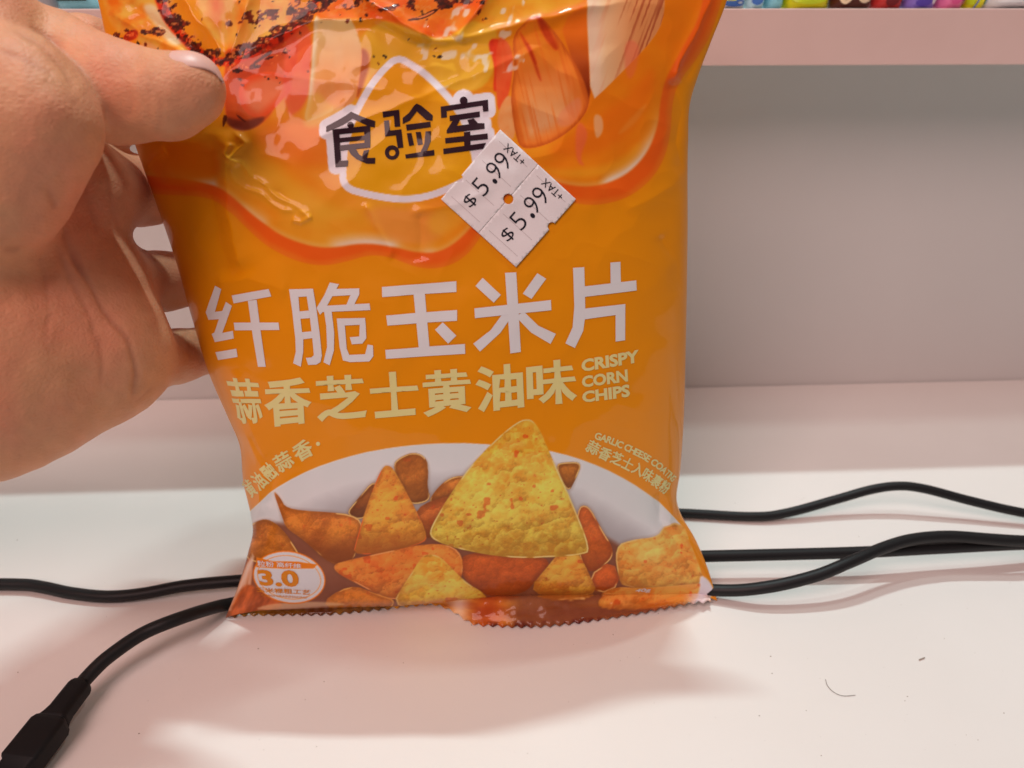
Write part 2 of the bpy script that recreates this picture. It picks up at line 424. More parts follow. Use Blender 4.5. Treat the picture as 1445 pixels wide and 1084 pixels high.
def paint(px, py):
    col = np.empty((len(px), 3)); col[:] = C(220, 137, 6)
    col *= (0.97 + 0.06 * fbm(px / 150, py / 150, 41, 2))[:, None]
    def region(pts, pad):
        p = np.asarray(pts)
        return np.nonzero((px > p[:, 0].min() - pad) & (px < p[:, 0].max() + pad) & (py > p[:, 1].min() - pad) & (py < p[:, 1].max() + pad))[0]
    def shape(pts, fn, sm=2, aa=0.9, alpha=1.0, grow=0.0):
        p = chaikin(pts, sm) if sm else np.asarray(pts, float)
        i = region(p, 6 + abs(grow) + 3 * aa)
        if len(i) == 0: return
        x, y = px[i], py[i]
        d = poly_sdf(x, y, p) - grow
        a = alpha * sstep(aa, -aa, d)
        c = fn(x, y, d) if callable(fn) else np.broadcast_to(fn, (len(i), 3))
        col[i] = col[i] * (1 - a[:, None]) + c * a[:, None]
    def mix(a, b, t): return a + (b - a) * np.clip(t, 0, 1)[:, None]

    # ---- melted cheese with its dark rim
    outer = [(60, -200), (1080, -200), (1035, -60), (1008, 40), (985, 82), (960, 112), (949, 145), (947, 185), (940, 218), (924, 248), (895, 274), (862, 287), (830, 290), (798, 284), (765, 266), (735, 262), (712, 282), (690, 312), (674, 342), (655, 364), (630, 377), (600, 380), (575, 373), (548, 362), (520, 360), (490, 369), (460, 375), (430, 372), (400, 361), (370, 343), (345, 319), (325, 297), (300, 282), (270, 276), (230, 275), (200, 270), (120, 258)]
    inner = [(60, -200), (1080, -200), (1000, -60), (990, 20), (962, 68), (940, 108), (932, 140), (928, 180), (914, 215), (890, 243), (860, 258), (830, 264), (800, 261), (768, 252), (730, 242), (705, 262), (678, 304), (652, 336), (622, 356), (590, 358), (550, 347), (510, 343), (470, 350), (440, 348), (400, 335), (370, 314), (345, 294), (322, 270), (300, 262), (260, 252), (205, 248), (120, 236)]
    shape(outer, C(176, 98, 4), aa=9, grow=7, alpha=0.30)
    shape(outer, lambda x, y, d: mix(C(230, 118, 30), C(220, 94, 20), sstep(-1, -12, d) + 0.9 * (fbm(x / 40, y / 30, 2) - .5)), aa=1.6)
    def cheese(x, y, d):
        base = mix(C(236, 140, 22), C(246, 168, 48), fbm(x / 70, y / 60, 12, 3) * 1.6 - 0.4)
        right = sstep(700, 800, x)
        base = base * (1 - right[:, None]) + mix(C(212, 112, 12), C(236, 138, 20), fbm(x / 60, y / 50, 13, 3) * 1.5 - .3) * right[:, None]
        rim = sstep(-22, -2, d) * sstep(130, 250, y) * sstep(.36, .62, fbm(x / 75 + 2.3, y / 75, 19, 2)) + .35 * sstep(-10, -1, d) * sstep(130, 250, y)
        base = mix(base, C(244, 206, 176), 0.8 * rim)
        return base
    shape(inner, cheese, aa=2.6)
    # lighter and darker swirls and patches in the cheese, one a painted film reflection
    for pts, c, a, blur in [
        ([(250, 205), (330, 215), (400, 240), (450, 285), (520, 300), (470, 320), (400, 300), (330, 262)], C(252, 186, 62), .55, 14),
        ([(340, 180), (440, 160), (480, 200), (470, 240), (400, 230)], C(226, 108, 34), .6, 16),
        ([(510, 290), (600, 296), (640, 300), (620, 345), (560, 345), (525, 320)], C(224, 140, 70), .7, 8),  # pale film reflection below the emblem, painted in
        ([(600, 300), (680, 275), (650, 320), (610, 338)], C(236, 168, 52), .6, 8),
        ([(760, 215), (850, 165), (900, 120), (925, 90), (918, 150), (880, 200), (820, 225)], C(222, 108, 14), .7, 10),
        ([(720, 232), (800, 240), (870, 232), (905, 195), (900, 225), (850, 250), (790, 252)], C(226, 150, 34), .6, 7),
        ([(812, 180), (820, 170), (832, 190), (818, 222), (826, 236), (812, 228)], C(238, 112, 60), .9, 3),
        ([(838, 160), (850, 164), (852, 185), (842, 198), (838, 182)], C(240, 172, 120), .9, 2),
        ([(865, 195), (905, 150), (915, 145), (895, 178)], C(238, 140, 50), .7, 3),
        ([(205, 205), (300, 195), (318, 250), (260, 262), (215, 255)], C(214, 112, 8), .85, 10),
        ([(160, 20), (210, 40), (250, 90), (190, 70)], C(240, 150, 30), .6, 8)]:
        shape(pts, c, aa=blur, alpha=a)

    # ---- baked garlic, chilli oil
    shape(ZT((920, 300), (1429, 130), (1429, 520), (1300, 700), (1210, 850), (1060, 920), (940, 880), (900, 640), (920, 480)), lambda x, y, d: mix(C(196, 88, 30), C(160, 52, 26), fbm(x / 26, y / 30, 21, 3)), aa=3)
    shape(ZT((1030, 560), (1150, 505), (1300, 500), (1420, 590), (1290, 730), (1180, 830), (1080, 800), (1010, 690)), lambda x, y, d: mix(C(236, 128, 84), C(206, 74, 30), sstep(-16, 0, d) + .5 * (fbm(x / 20, y / 20, 4) - .5)), aa=2.2)
    shape(ZT((900, 800), (1050, 850), (1200, 800), (1190, 850), (1080, 920), (950, 890)), C(104, 44, 34), aa=3, alpha=.8)
    shape(ZL((0, 130), (180, 120), (180, 560), (120, 700), (0, 760)), lambda x, y, d: mix(C(206, 96, 62), C(190, 62, 44), fbm(x / 18, y / 22, 23, 3)), aa=4, alpha=.85)
    shape(ZL((480, 120), (1340, 110), (1380, 330), (1300, 560), (1100, 600), (900, 480), (740, 380), (560, 460), (500, 640), (470, 500)), lambda x, y, d: mix(C(222, 164, 48), C(200, 142, 40), fbm(x / 30, y / 30, 25, 3)), aa=3)
    shape(ZL((455, 330), (520, 300), (560, 380), (510, 560), (470, 650), (440, 560)), C(150, 58, 26), aa=4, alpha=.8)
    shape(ZL((190, 110), (260, 50), (400, 60), (470, 200), (505, 330), (480, 520), (455, 660), (330, 700), (210, 760), (120, 780), (165, 620), (185, 300)),
          lambda x, y, d: mix(mix(C(240, 196, 130), C(222, 132, 66), sstep(20, 130, y)), C(246, 214, 176), sstep(-9, -1, d) * .7 * (x < 470) + .25 * fbm(x / 14, y / 40, 8)), aa=1.6)
    shape(ZL((200, 560), (300, 680), (420, 700), (300, 770), (130, 830), (120, 700)), C(238, 176, 78), aa=6, alpha=.7)
    shape(ZL((1290, 250), (1400, 240), (1445, 420), (1390, 560), (1330, 600), (1350, 420)), lambda x, y, d: mix(C(206, 66, 26), C(178, 40, 20), fbm(x / 10, y / 24, 6)), aa=2)
    shape(ZR((0, 180), (60, 200), (95, 300), (70, 480), (30, 560), (0, 560)), lambda x, y, d: mix(C(206, 66, 26), C(222, 110, 60), fbm(x / 10, y / 24, 6)), aa=2)
    shape(ZR((20, 540), (70, 470), (105, 560), (100, 700), (60, 720), (0, 640)), lambda x, y, d: mix(C(216, 150, 96), C(196, 120, 66), fbm(x / 7, y / 9, 16)), aa=2)
    shape(ZR((330, 120), (460, 0), (470, 200), (484, 560), (430, 420), (370, 260)), lambda x, y, d: mix(C(206, 102, 20), C(126, 44, 8), sstep(30, 130, y)), sm=1, aa=2)
    def clove(x, y, d):
        st = vnoise(x / 5.0 - (y - 20) * .06, y / 90, 31) * .6 + vnoise(x / 2.2 - y * .1, y / 60, 32) * .4
        c = mix(C(232, 132, 26), C(206, 110, 40), sstep(20, 120, y))
        c = mix(c, C(222, 170, 130), sstep(70, 190, y) * sstep(-4, -30, d) * .7)
        c = mix(c, C(182, 84, 24), sstep(.45, .75, st) * .55)
        return mix(c, C(160, 66, 14), sstep(-9, 0, d) * .7)
    shape(ZR((80, 180), (150, 110), (200, 66), (290, 140), (370, 260), (430, 370), (470, 480), (475, 545), (430, 620), (350, 690), (250, 745), (130, 765), (100, 700), (70, 490), (95, 350)), clove, aa=1.2)
    for pts in (ZR((110, 150), (150, 190), (215, 330), (190, 320)), ZR((185, 80), (250, 100), (330, 250), (290, 260)), ZR((150, 200), (185, 260), (240, 420), (215, 400))):
        shape(pts, C(160, 40, 10), aa=3, alpha=.75)
    shape(ZR((310, 590), (380, 520), (430, 490), (440, 560), (390, 640), (320, 650)), C(222, 130, 90), aa=3, alpha=.6)
    def pale(x, y, d):
        st = vnoise((x - 830) / 3.0 + y * .12, y / 80, 36)
        c = mix(C(212, 166, 126), C(186, 112, 62), sstep(845, 905, x) * .8)
        c = mix(c, C(150, 70, 40), sstep(.5, .8, st) * (.25 + .5 * sstep(860, 910, x)))
        return mix(c, C(230, 196, 174), sstep(858, 838, x) * .6)
    shape(ZR((458, -80), (470, 200), (482, 520), (560, 450), (700, 310), (800, 200), (850, 110), (858, 0), (860, -80)), pale, sm=1, aa=1.2)
    shape(ZR((650, 220), (700, 200), (735, 250), (705, 400), (660, 400)), C(206, 96, 70), aa=3, alpha=.5)
    shape(ZR((-60, -60), (455, -60), (460, 0), (330, 60), (200, 75), (60, 130), (-60, 170)), lambda x, y, d: mix(C(240, 176, 52), C(222, 130, 30), fbm(x / 22, y / 18, 27)), aa=3)
    # top centre: orange glaze with burnt bits
    shape([(430, -60), (700, -60), (690, 10), (640, 50), (612, 56), (560, 34), (520, 26), (470, 28), (440, 26)], lambda x, y, d: mix(C(236, 132, 36), C(206, 74, 22), fbm(x / 24, y / 20, 29) * 1.5 - .3), aa=3)
    # top left: yellow, chilli band
    shape([(140, -60), (250, -60), (240, 20), (300, 88), (250, 84), (200, 60), (150, 40)], lambda x, y, d: mix(C(246, 186, 78), C(226, 116, 22), fbm(x / 20, y / 16, 28, 3) * 1.9 - .5), aa=3)
    shape(ZT((330, 40), (440, 20), (520, 140), (600, 260), (640, 300), (560, 330), (440, 180)), C(236, 214, 176), aa=4, alpha=.85)
    shape([(255, -60), (440, -60), (420, 30), (360, 62), (318, 72), (290, 40)], lambda x, y, d: mix(C(250, 182, 84), C(232, 120, 36), fbm(x / 18, y / 26, 44, 3) * 1.8 - .5), aa=3)
    band = [(222, -60), (232, 0), (252, 36), (284, 72), (318, 84), (352, 72), (392, 48), (430, 20), (452, -40), (450, 10), (430, 36), (396, 62), (350, 84), (318, 96), (280, 84), (246, 52), (225, 20), (205, -50)]
    shape(band, lambda x, y, d: mix(C(190, 48, 18), C(104, 24, 18), sstep(.42, .7, fbm(x / 9, y / 9, 45, 3))), sm=1, aa=3)
    shape(ZT((205, 260), (270, 205), (340, 215), (320, 270), (240, 295)), lambda x, y, d: mix(C(200, 60, 20), C(130, 30, 14), fbm(x / 6, y / 6, 3)), aa=1.5)
    shape(ZT((320, 330), (380, 280), (500, 350), (540, 400), (440, 400), (360, 370)), C(250, 190, 140), aa=4, alpha=.7)
    # white salt flakes
    i = np.nonzero((px > 585) & (px < 740) & (py > -5) & (py < 125))[0]
    f = fbm(px[i] / 13 + 0.3 * py[i] / 13, py[i] / 16, 52, 2) + .25 * np.exp(-((px[i] - 655) / 30) ** 2 - ((py[i] - 62) / 30) ** 2)
    a = sstep(.72, .86, f)[:, None] * .7
    col[i] = col[i] * (1 - a) + C(226, 208, 206) * a
    # burnt flecks
    r2 = random.Random(5)
    spots = []
    for _ in range(20): spots.append((r2.uniform(440, 690), r2.uniform(-30, 34), r2.uniform(1.5, 6)))
    for _ in range(16): spots.append((r2.uniform(330, 430), r2.uniform(-20, 50), r2.uniform(1.5, 5)))
    for _ in range(14): spots.append((r2.uniform(160, 290), r2.uniform(-20, 86), r2.uniform(1.5, 5)))
    for _ in range(9): spots.append((r2.uniform(490, 640), r2.uniform(55, 92), r2.uniform(1.2, 3.8)))
    for _ in range(9): spots.append((r2.uniform(322, 440), r2.uniform(70, 130), r2.uniform(1, 3.0)))
    # charred crust along the chilli band and at the top edge
    def char(pts, width, thr, seed):
        p = np.asarray(pts, float)
        i = region(p, width * 2)
        x, y = px[i], py[i]
        d, al, _ = seg_dist(x, y, pts)
        m = np.exp(-(d / width) ** 2)
        f = fbm(x / 11 + .5 * y / 11, y / 8, seed, 4)
        a = sstep(thr, thr + .05, f * (.35 + .65 * m) + .12 * m)[:, None] * .92
        c = mix(C(44, 20, 18), C(118, 34, 18), fbm(x / 5, y / 5, seed + 3, 2) * 1.6 - .4)
        col[i] = col[i] * (1 - a) + c * a
        g = fbm(x / 6, y / 5, seed + 7, 3)
        a = (sstep(.66, .72, g) * m)[:, None] * .6
        col[i] = col[i] * (1 - a) + C(238, 150, 80) * a
    char([(228, -10), (250, 34), (286, 72), (318, 86)], 15, .50, 101)
    char([(318, 84), (352, 68), (396, 44), (440, 14)], 15, .48, 111)
    char([(350, 30), (410, 18), (470, -6)], 18, .55, 121)
    char([(455, 2), (520, 8), (600, 10), (680, -4)], 16, .60, 131)
    char([(165, 52), (200, 40), (226, 46)], 9, .53, 141)
    char([(330, 100), (365, 92), (402, 72)], 6, .56, 151)
    for sx_, sy_, rr in spots:
        an = r2.uniform(0, 3.14); el = r2.uniform(.35, .8)
        pts = []
        for j in range(7):
            q = j / 7 * 6.283; rad = rr * r2.uniform(.6, 1.25)
            ex, ey = rad * math.cos(q), rad * el * math.sin(q)
            pts.append((sx_ + ex * math.cos(an) - ey * math.sin(an), sy_ + ex * math.sin(an) + ey * math.cos(an)))
        shape(pts, C(*r2.choice([(42, 22, 20), (60, 26, 18), (96, 28, 14), (36, 26, 26)])), sm=0, aa=.7, alpha=.92)
    for pts in (ZT((1000, 540), (1040, 545), (1035, 565), (1020, 560)), ZT((905, 800), (940, 800), (930, 850), (905, 900)), ZT((1000, 790), (1080, 850), (1060, 850), (1010, 815)),
                ZT((1110, 440), (1160, 400), (1240, 340), (1250, 370), (1180, 410), (1120, 455)), ZT((915, 165), (960, 135), (985, 175), (950, 190))):
        shape(pts, C(70, 24, 18), sm=1, aa=.8, alpha=.85)
    # a curled chilli strip
    shape(ZL((790, 130), (860, 110), (960, 55), (992, 55), (970, 80), (890, 125), (800, 140)), C(60, 26, 18), aa=.8)
    shape(ZL((815, 122), (880, 105), (960, 65), (965, 75), (885, 117)), C(206, 110, 60), aa=.8)

    # ---- emblem: drop and outline
    i = region(np.array([(440, 60), (720, 300)]), 0)
    x, y = px[i], py[i]
    dd = poly_sdf(x, y, chaikin(DROP, 2))
    dc = np.full(x.shape, 1e9)
    for p in LOGO: dc = np.minimum(dc, poly_sdf(x, y, np.asarray(p)))
    dc = np.where(x > 690, np.maximum(dc, 0), dc)
    white = mix(C(222, 205, 208), C(214, 196, 200), fbm(x / 20, y / 20, 3))
    a = np.maximum(sstep(10.8, 9.2, dd), sstep(11.0, 9.4, dc))[:, None]
    col[i] = col[i] * (1 - a) + white * a
    a = sstep(.8, -.8, dd)[:, None]
    yel = mix(C(214, 138, 8), C(236, 164, 14), sstep(100, 230, y) + .3 * (fbm(x / 40, y / 40, 61) - .5))
    col[i] = col[i] * (1 - a) + yel * a

    # ---- plate and chips
    plate = [(300, 800), (330, 745), (350, 724), (372, 702), (400, 682), (440, 662), (480, 648), (530, 635), (585, 627), (640, 624), (700, 627), (740, 631), (790, 639), (830, 652), (870, 670), (905, 690), (938, 715), (965, 745), (1030, 830), (1030, 900), (300, 900)]
    shape(plate, lambda x, y, d: mix(mix(C(210, 203, 203), C(152, 141, 143), sstep(-6, -85, d) + .25 * (fbm(x / 60, y / 40, 71) - .5)), C(240, 232, 232), sstep(-3.2, -1.2, d) * .8), sm=1)
    shape([(352, 745), (400, 735), (450, 760), (700, 700), (850, 750), (900, 790), (985, 830), (1005, 850), (1005, 900), (300, 900), (315, 860)], lambda x, y, d: mix(C(136, 84, 62), C(112, 62, 44), fbm(x / 40, y / 40, 73)), aa=5)
    rb = random.Random(3)
    def chip(pts, c1, c2, rim=None, dark=None, sm=2, tex=1.0, bub=8, grad=None):
        p = chaikin(pts, sm); lo, hi = p.min(0), p.max(0)
        bl = [(rb.uniform(lo[0], hi[0]), rb.uniform(lo[1], hi[1]), rb.uniform(4, 11) * min(1.6, (hi[0] - lo[0]) / 110 + .4)) for _ in range(int(bub * 2))]
        sd = rb.randint(0, 999)
        shape(pts, C(90, 46, 26), sm=sm, aa=4, alpha=.22, grow=2)
        def fn(x, y, d):
            big = fbm(x / 34 + sd, y / 26, sd, 3); f = fbm(x / 7 + sd, y / 6, sd + 5, 3)
            wx = 9 * (fbm(x / 9 + sd, y / 9, sd + 40, 2) - .5); wy = 9 * (fbm(x / 9, y / 9 + sd, sd + 41, 2) - .5)
            c = mix(c1, c2, (big - .5) * 2.6 * tex + .5)
            c = mix(c, c1 * .80, sstep(.55, .85, f) * .4 * tex)
            c = mix(c, np.minimum(c2 * 1.12, 1), sstep(.5, .2, f) * .45 * tex)
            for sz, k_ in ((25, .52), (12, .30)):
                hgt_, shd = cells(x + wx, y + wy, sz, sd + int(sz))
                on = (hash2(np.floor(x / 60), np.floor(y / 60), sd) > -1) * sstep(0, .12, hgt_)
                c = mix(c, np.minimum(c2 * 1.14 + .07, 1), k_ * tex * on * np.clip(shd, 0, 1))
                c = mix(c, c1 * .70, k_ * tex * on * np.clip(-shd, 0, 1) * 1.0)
            sp = fbm(x / 4.2, y / 3.6, sd + 9, 2)
            c = mix(c, C(176, 52, 14), sstep(.80, .88, sp) * .5 * tex)
            rs = fbm(x / 13, y / 11, sd + 21, 2)
            c = mix(c, C(196, 62, 18), sstep(.80, .85, rs) * .6 * tex)
            c = c * (1 + .09 * (vnoise(x / 1.7, y / 1.7, sd + 77) - .5))[:, None]
            if dark is not None:
                c = mix(c, dark, grad(x, y))
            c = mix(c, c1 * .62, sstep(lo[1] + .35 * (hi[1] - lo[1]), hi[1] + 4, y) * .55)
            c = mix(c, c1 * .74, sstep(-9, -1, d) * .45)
            if rim is not None:
                c = mix(c, rim, np.exp(-((d + 1.0) / .9) ** 2) * sstep(.38, .62, fbm(x / 22 + sd, y / 22, sd + 31, 2)) * .85)
            return c
        shape(pts, fn, sm=sm, aa=.8)
    OB, OR_, YE = C(150, 78, 26), C(206, 116, 40), C(238, 190, 74)
    rimc = C(244, 208, 140)
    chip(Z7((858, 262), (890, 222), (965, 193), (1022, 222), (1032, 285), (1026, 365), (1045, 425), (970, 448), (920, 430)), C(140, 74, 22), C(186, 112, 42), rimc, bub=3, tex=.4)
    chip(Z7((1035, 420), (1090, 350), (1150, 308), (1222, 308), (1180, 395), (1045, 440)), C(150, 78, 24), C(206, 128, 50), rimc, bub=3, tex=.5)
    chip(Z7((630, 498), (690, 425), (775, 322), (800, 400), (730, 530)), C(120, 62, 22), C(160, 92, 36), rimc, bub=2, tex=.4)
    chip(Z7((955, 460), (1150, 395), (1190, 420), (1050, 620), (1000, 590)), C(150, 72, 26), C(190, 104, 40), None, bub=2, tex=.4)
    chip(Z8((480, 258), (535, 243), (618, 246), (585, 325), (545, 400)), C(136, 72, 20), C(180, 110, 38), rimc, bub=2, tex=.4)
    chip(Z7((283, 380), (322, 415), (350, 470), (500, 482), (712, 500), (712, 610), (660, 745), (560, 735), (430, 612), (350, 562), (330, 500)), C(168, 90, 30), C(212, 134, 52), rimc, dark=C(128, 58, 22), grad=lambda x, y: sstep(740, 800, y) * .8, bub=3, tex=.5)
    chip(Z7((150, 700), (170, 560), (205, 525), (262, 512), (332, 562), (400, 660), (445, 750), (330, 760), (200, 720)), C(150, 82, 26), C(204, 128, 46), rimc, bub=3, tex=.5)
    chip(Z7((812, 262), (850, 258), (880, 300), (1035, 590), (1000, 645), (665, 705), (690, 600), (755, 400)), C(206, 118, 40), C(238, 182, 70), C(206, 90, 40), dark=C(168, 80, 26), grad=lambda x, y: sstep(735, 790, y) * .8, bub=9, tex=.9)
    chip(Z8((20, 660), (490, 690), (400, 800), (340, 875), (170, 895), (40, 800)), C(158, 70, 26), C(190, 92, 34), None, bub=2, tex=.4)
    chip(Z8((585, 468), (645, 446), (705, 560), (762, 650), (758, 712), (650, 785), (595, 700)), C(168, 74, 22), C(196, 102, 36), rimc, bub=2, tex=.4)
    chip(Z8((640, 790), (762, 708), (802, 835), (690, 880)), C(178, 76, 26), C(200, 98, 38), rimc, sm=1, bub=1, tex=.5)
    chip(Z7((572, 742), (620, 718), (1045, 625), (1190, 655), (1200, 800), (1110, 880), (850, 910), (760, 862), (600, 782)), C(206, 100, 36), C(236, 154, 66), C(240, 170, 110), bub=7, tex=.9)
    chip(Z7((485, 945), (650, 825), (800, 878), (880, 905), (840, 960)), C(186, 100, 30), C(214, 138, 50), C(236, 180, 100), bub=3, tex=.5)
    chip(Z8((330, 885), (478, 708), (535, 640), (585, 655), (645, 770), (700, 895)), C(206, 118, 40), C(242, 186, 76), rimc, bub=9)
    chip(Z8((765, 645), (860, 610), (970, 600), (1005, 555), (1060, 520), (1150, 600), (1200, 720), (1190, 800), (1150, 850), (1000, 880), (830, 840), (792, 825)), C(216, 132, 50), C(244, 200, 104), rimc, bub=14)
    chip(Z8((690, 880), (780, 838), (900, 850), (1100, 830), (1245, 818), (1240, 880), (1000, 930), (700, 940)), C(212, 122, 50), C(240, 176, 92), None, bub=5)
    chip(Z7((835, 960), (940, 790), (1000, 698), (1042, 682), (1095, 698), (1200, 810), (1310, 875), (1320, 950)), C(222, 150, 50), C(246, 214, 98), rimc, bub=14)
    chip([(604, 757), (612, 735), (640, 690), (665, 655), (700, 619), (727, 597), (745, 590), (759, 600), (776, 640), (806, 705), (835, 777), (820, 783), (790, 786), (730, 788), (670, 779), (625, 768)], C(216, 150, 48), C(246, 222, 98), C(250, 230, 170), bub=24)
    # side gusset patches: orange border on the right, glossy lilac and brown on the lower left
    shape([(958, 715), (985, 745), (1010, 800), (1030, 870), (1004, 852), (992, 812), (968, 750)], C(214, 128, 8), sm=1)
    shape(Z8((1175, 780), (1215, 800), (1250, 860), (1220, 905), (1150, 905), (1180, 850)), C(206, 190, 196), aa=2)
    shape([(318, 872), (340, 820), (352, 780), (358, 800), (352, 850), (345, 872)], lambda x, y, d: mix(C(190, 96, 40), C(120, 60, 28), fbm(x / 8, y / 30, 91)), aa=2)
    for k in range(4):
        shape([(322 + 9 * k, 862 - 12 * k), (350 + 2 * k, 792 - 4 * k), (353 + 2 * k, 797 - 4 * k), (327 + 9 * k, 862 - 12 * k)], C(216, 190, 178), sm=0, aa=1.5, alpha=.55)
    shape([(320, 872), (338, 832), (352, 822), (372, 838), (410, 856), (350, 866)], lambda x, y, d: mix(C(196, 100, 48), C(140, 66, 30), fbm(x / 9 + y / 20, y / 16, 93, 3) * 1.8 - .4), aa=3)
    shape([(470, 900), (600, 846), (640, 850), (660, 900)], C(190, 110, 40), aa=3, alpha=.6)
    shape([(354, 862), (380, 852), (440, 849), (500, 853), (440, 858)], C(230, 196, 160), aa=2, alpha=.55)
    # round badge
    ov = [(408 + 49 * math.cos(q) , 815 + 35 * math.sin(q) + .10 * 49 * math.cos(q)) for q in np.linspace(0, 6.283, 40, endpoint=False)]
    shape(ov, C(206, 110, 14), sm=0, grow=2.2)
    shape(ov, C(222, 214, 218), sm=0, grow=0.4)
    shape(ov, C(206, 120, 30), sm=0, grow=-4.0)
    shape(ov, C(222, 214, 218), sm=0, grow=-5.0)
    shape([(362, 786), (385, 792), (420, 793), (448, 797), (442, 803), (400, 803), (362, 800)], C(206, 116, 16), sm=0)
    return col

NU, NV = 640, 760
uu = np.linspace(0, 1, NU); vv = np.linspace(0, 1, NV)
uu = 0.5 - 0.5 * np.cos(np.pi * uu) * (0.35) + (uu - 0.5) * 0.65
vv = vv ** 1.05
U, V = np.meshgrid(uu, vv)
P, BPX, BPY = bag_front(U, V)
printed = paint(BPX.ravel(), BPY.ravel())
# photographed print colour -> reflectance (undo the pinkish indoor light)
ILL = np.array([0.68, 0.58, 0.57])
def reflectance(c):
    a = (lin(c) / ILL) ** 1.12 * 1.04
    a = a * np.minimum(1, 0.86 / np.maximum(a.max(1, keepdims=True), 1e-6))
    return np.clip(a, 0.002, 0.88)
albedo = reflectance(printed)
def grid_faces(nu, nv, flip=False):
    i = np.arange(nu * nv).reshape(nv, nu)
    f = np.stack([i[:-1, :-1], i[:-1, 1:], i[1:, 1:], i[1:, :-1]], -1).reshape(-1, 4)
    return f[:, ::-1] if flip else f
def set_col(o, c):
    a = o.data.color_attributes.new('Print', 'FLOAT_COLOR', 'POINT')
    rgba = np.ones((len(c), 4), np.float32); rgba[:, :3] = c
    a.data.foreach_set('color', rgba.ravel())

M_bag = mat('printed_film', rough=0.42, spec=0.10, attr='Print', coat=0.34, coat_rough=0.05)
add_bump(M_bag, 200, 0.06, 0.0004, 2.0)
M_inkw = mat('ink_white', (0.78, 0.82, 0.84), rough=0.42, spec=0.10, coat=0.34, coat_rough=0.05)
M_inky = mat('ink_pale_yellow', (0.80, 0.77, 0.33), rough=0.42, spec=0.10, coat=0.34, coat_rough=0.05)
M_inkd = mat('ink_dark_purple', (0.028, 0.008, 0.016), rough=0.42, spec=0.10, coat=0.34, coat_rough=0.05)
M_inko = mat('ink_orange', (0.72, 0.26, 0.006), rough=0.42, spec=0.10, coat=0.34, coat_rough=0.05)
for m_ in (M_inkw, M_inky, M_inkd, M_inko): add_bump(m_, 200, 0.06, 0.0004, 2.0)
M_paper = mat('sticker_paper', (0.87, 0.85, 0.86), rough=0.65, spec=0.25)
add_bump(M_paper, 1400, 0.1, 0.0002)
M_slit = mat('paper_slit', (0.58, 0.54, 0.54), rough=0.8, spec=0.1)
M_pen = mat('sticker_ink', (0.012, 0.012, 0.022), rough=0.6, spec=0.2)

bag = tag(empty('chip_bag', BASE), 'orange foil bag of corn chips held upright on the white shelf', 'chip bag')
front = mesh_obj('front_panel', P.reshape(-1, 3), grid_faces(NU, NV), M_bag)
set_col(front, albedo); keep_parent(front, bag)
# back panel
nb, mb = 120, 140
Ub, Vb = np.meshgrid(0.5 - 0.5 * np.cos(np.pi * np.linspace(0, 1, nb)), np.linspace(0, 1, mb))
t0 = TB(Ub); tt = t0 + Vb * (T_TOP - t0); ss = SL(tt) + Ub * (SR(tt) - SL(tt))
bw = -0.62 * bulge(Ub, Vb) + (fbm(Ub * 7, Vb * 8, 77, 3) - .5) * 0.002 * np.clip(20 * Ub * (1 - Ub), 0, 1) * np.clip(12 * Vb * (1 - Vb), 0, 1)
Pb = BASE + ss[..., None] * ES + tt[..., None] * ET + bw[..., None] * EN
back = mesh_obj('back_panel', Pb.reshape(-1, 3), grid_faces(nb, mb, True), M_bag)
set_col(back, np.tile(reflectance(C(220, 137, 6)[None]), (nb * mb, 1))); keep_parent(back, bag)
# top seal above the pictured part
tx = np.linspace(0, 1, 90); ty = np.linspace(0, 1, 24)
TX, TY = np.meshgrid(tx, ty)
s_ = SL(np.full_like(TX, T_TOP)) * (1 - TX) + SR(np.full_like(TX, T_TOP)) * TX
zig = 0.0011 * np.abs(((TX * 45) % 1) * 2 - 1) * (TY > .97)
Pt = BASE + s_[..., None] * ES + (T_TOP + TY * .013 - zig)[..., None] * ET + (0.0004 * np.sin(TY * 50))[..., None] * EN
ts = mesh_obj('top_seal', Pt.reshape(-1, 3), grid_faces(90, 24), M_bag)
set_col(ts, np.tile(reflectance(C(220, 137, 6)[None]), (90 * 24, 1))); keep_parent(ts, bag)
# bottom seal, folded forward onto the shelf, toothed edge
FL = np.array([(322, 873, .7), (345, 870, .7), (400, 868.5, .7), (470, 868, .7), (545, 861, .7), (585, 856, .7), (612, 854, .7), (640, 864, 1.5), (662, 879, .8), (700, 885, .6), (765, 886, .6), (850, 875, .8), (930, 861.5, 1.6), (985, 852, 3.2), (1003, 851, 3.5)], float)
nx_, ny_ = 460, 16
xs = np.linspace(323, 1003, nx_)
yb = smooth_interp(xs, FL[:, 0], FL[:, 1]); hb = np.interp(xs, FL[:, 0], FL[:, 2]) * 1e-3
teeth = np.abs(((xs / 13.5) % 1) * 2 - 1)
pe = np.array([floor_pt(x, y - 4.0, h) for x, y, h in zip(xs, yb, hb)])
pe2 = np.array([floor_pt(x, y - 4.0 * tt_, h) for x, y, h, tt_ in zip(xs, yb, hb, teeth)])
yt = np.interp(xs, BOT[:, 0], BOT[:, 1]) - 1.0
pt_ = print_to_bag(xs, yt, -0.0006)
k = np.linspace(0, 1, ny_)[:, None, None]
sag = (np.sin(np.pi * k) * 0.0016)
Pf = pt_[None] * (1 - k) + pe[None] * k + sag * np.array([0, 0.3, -0.2]) + 0.0006 * np.sin(xs / 37)[None, :, None] * k * np.array([0, 0, 1.0])
Pf[..., 2] += (fbm(np.tile(xs, (ny_, 1)) / 26, np.repeat(np.arange(ny_), nx_).reshape(ny_, nx_) / 5.0, 94, 3) - .5) * .0022 * np.sin(np.pi * k[..., 0])
Pf[-1] = pe2
Pf[..., 2] = np.maximum(Pf[..., 2], 0.0004)
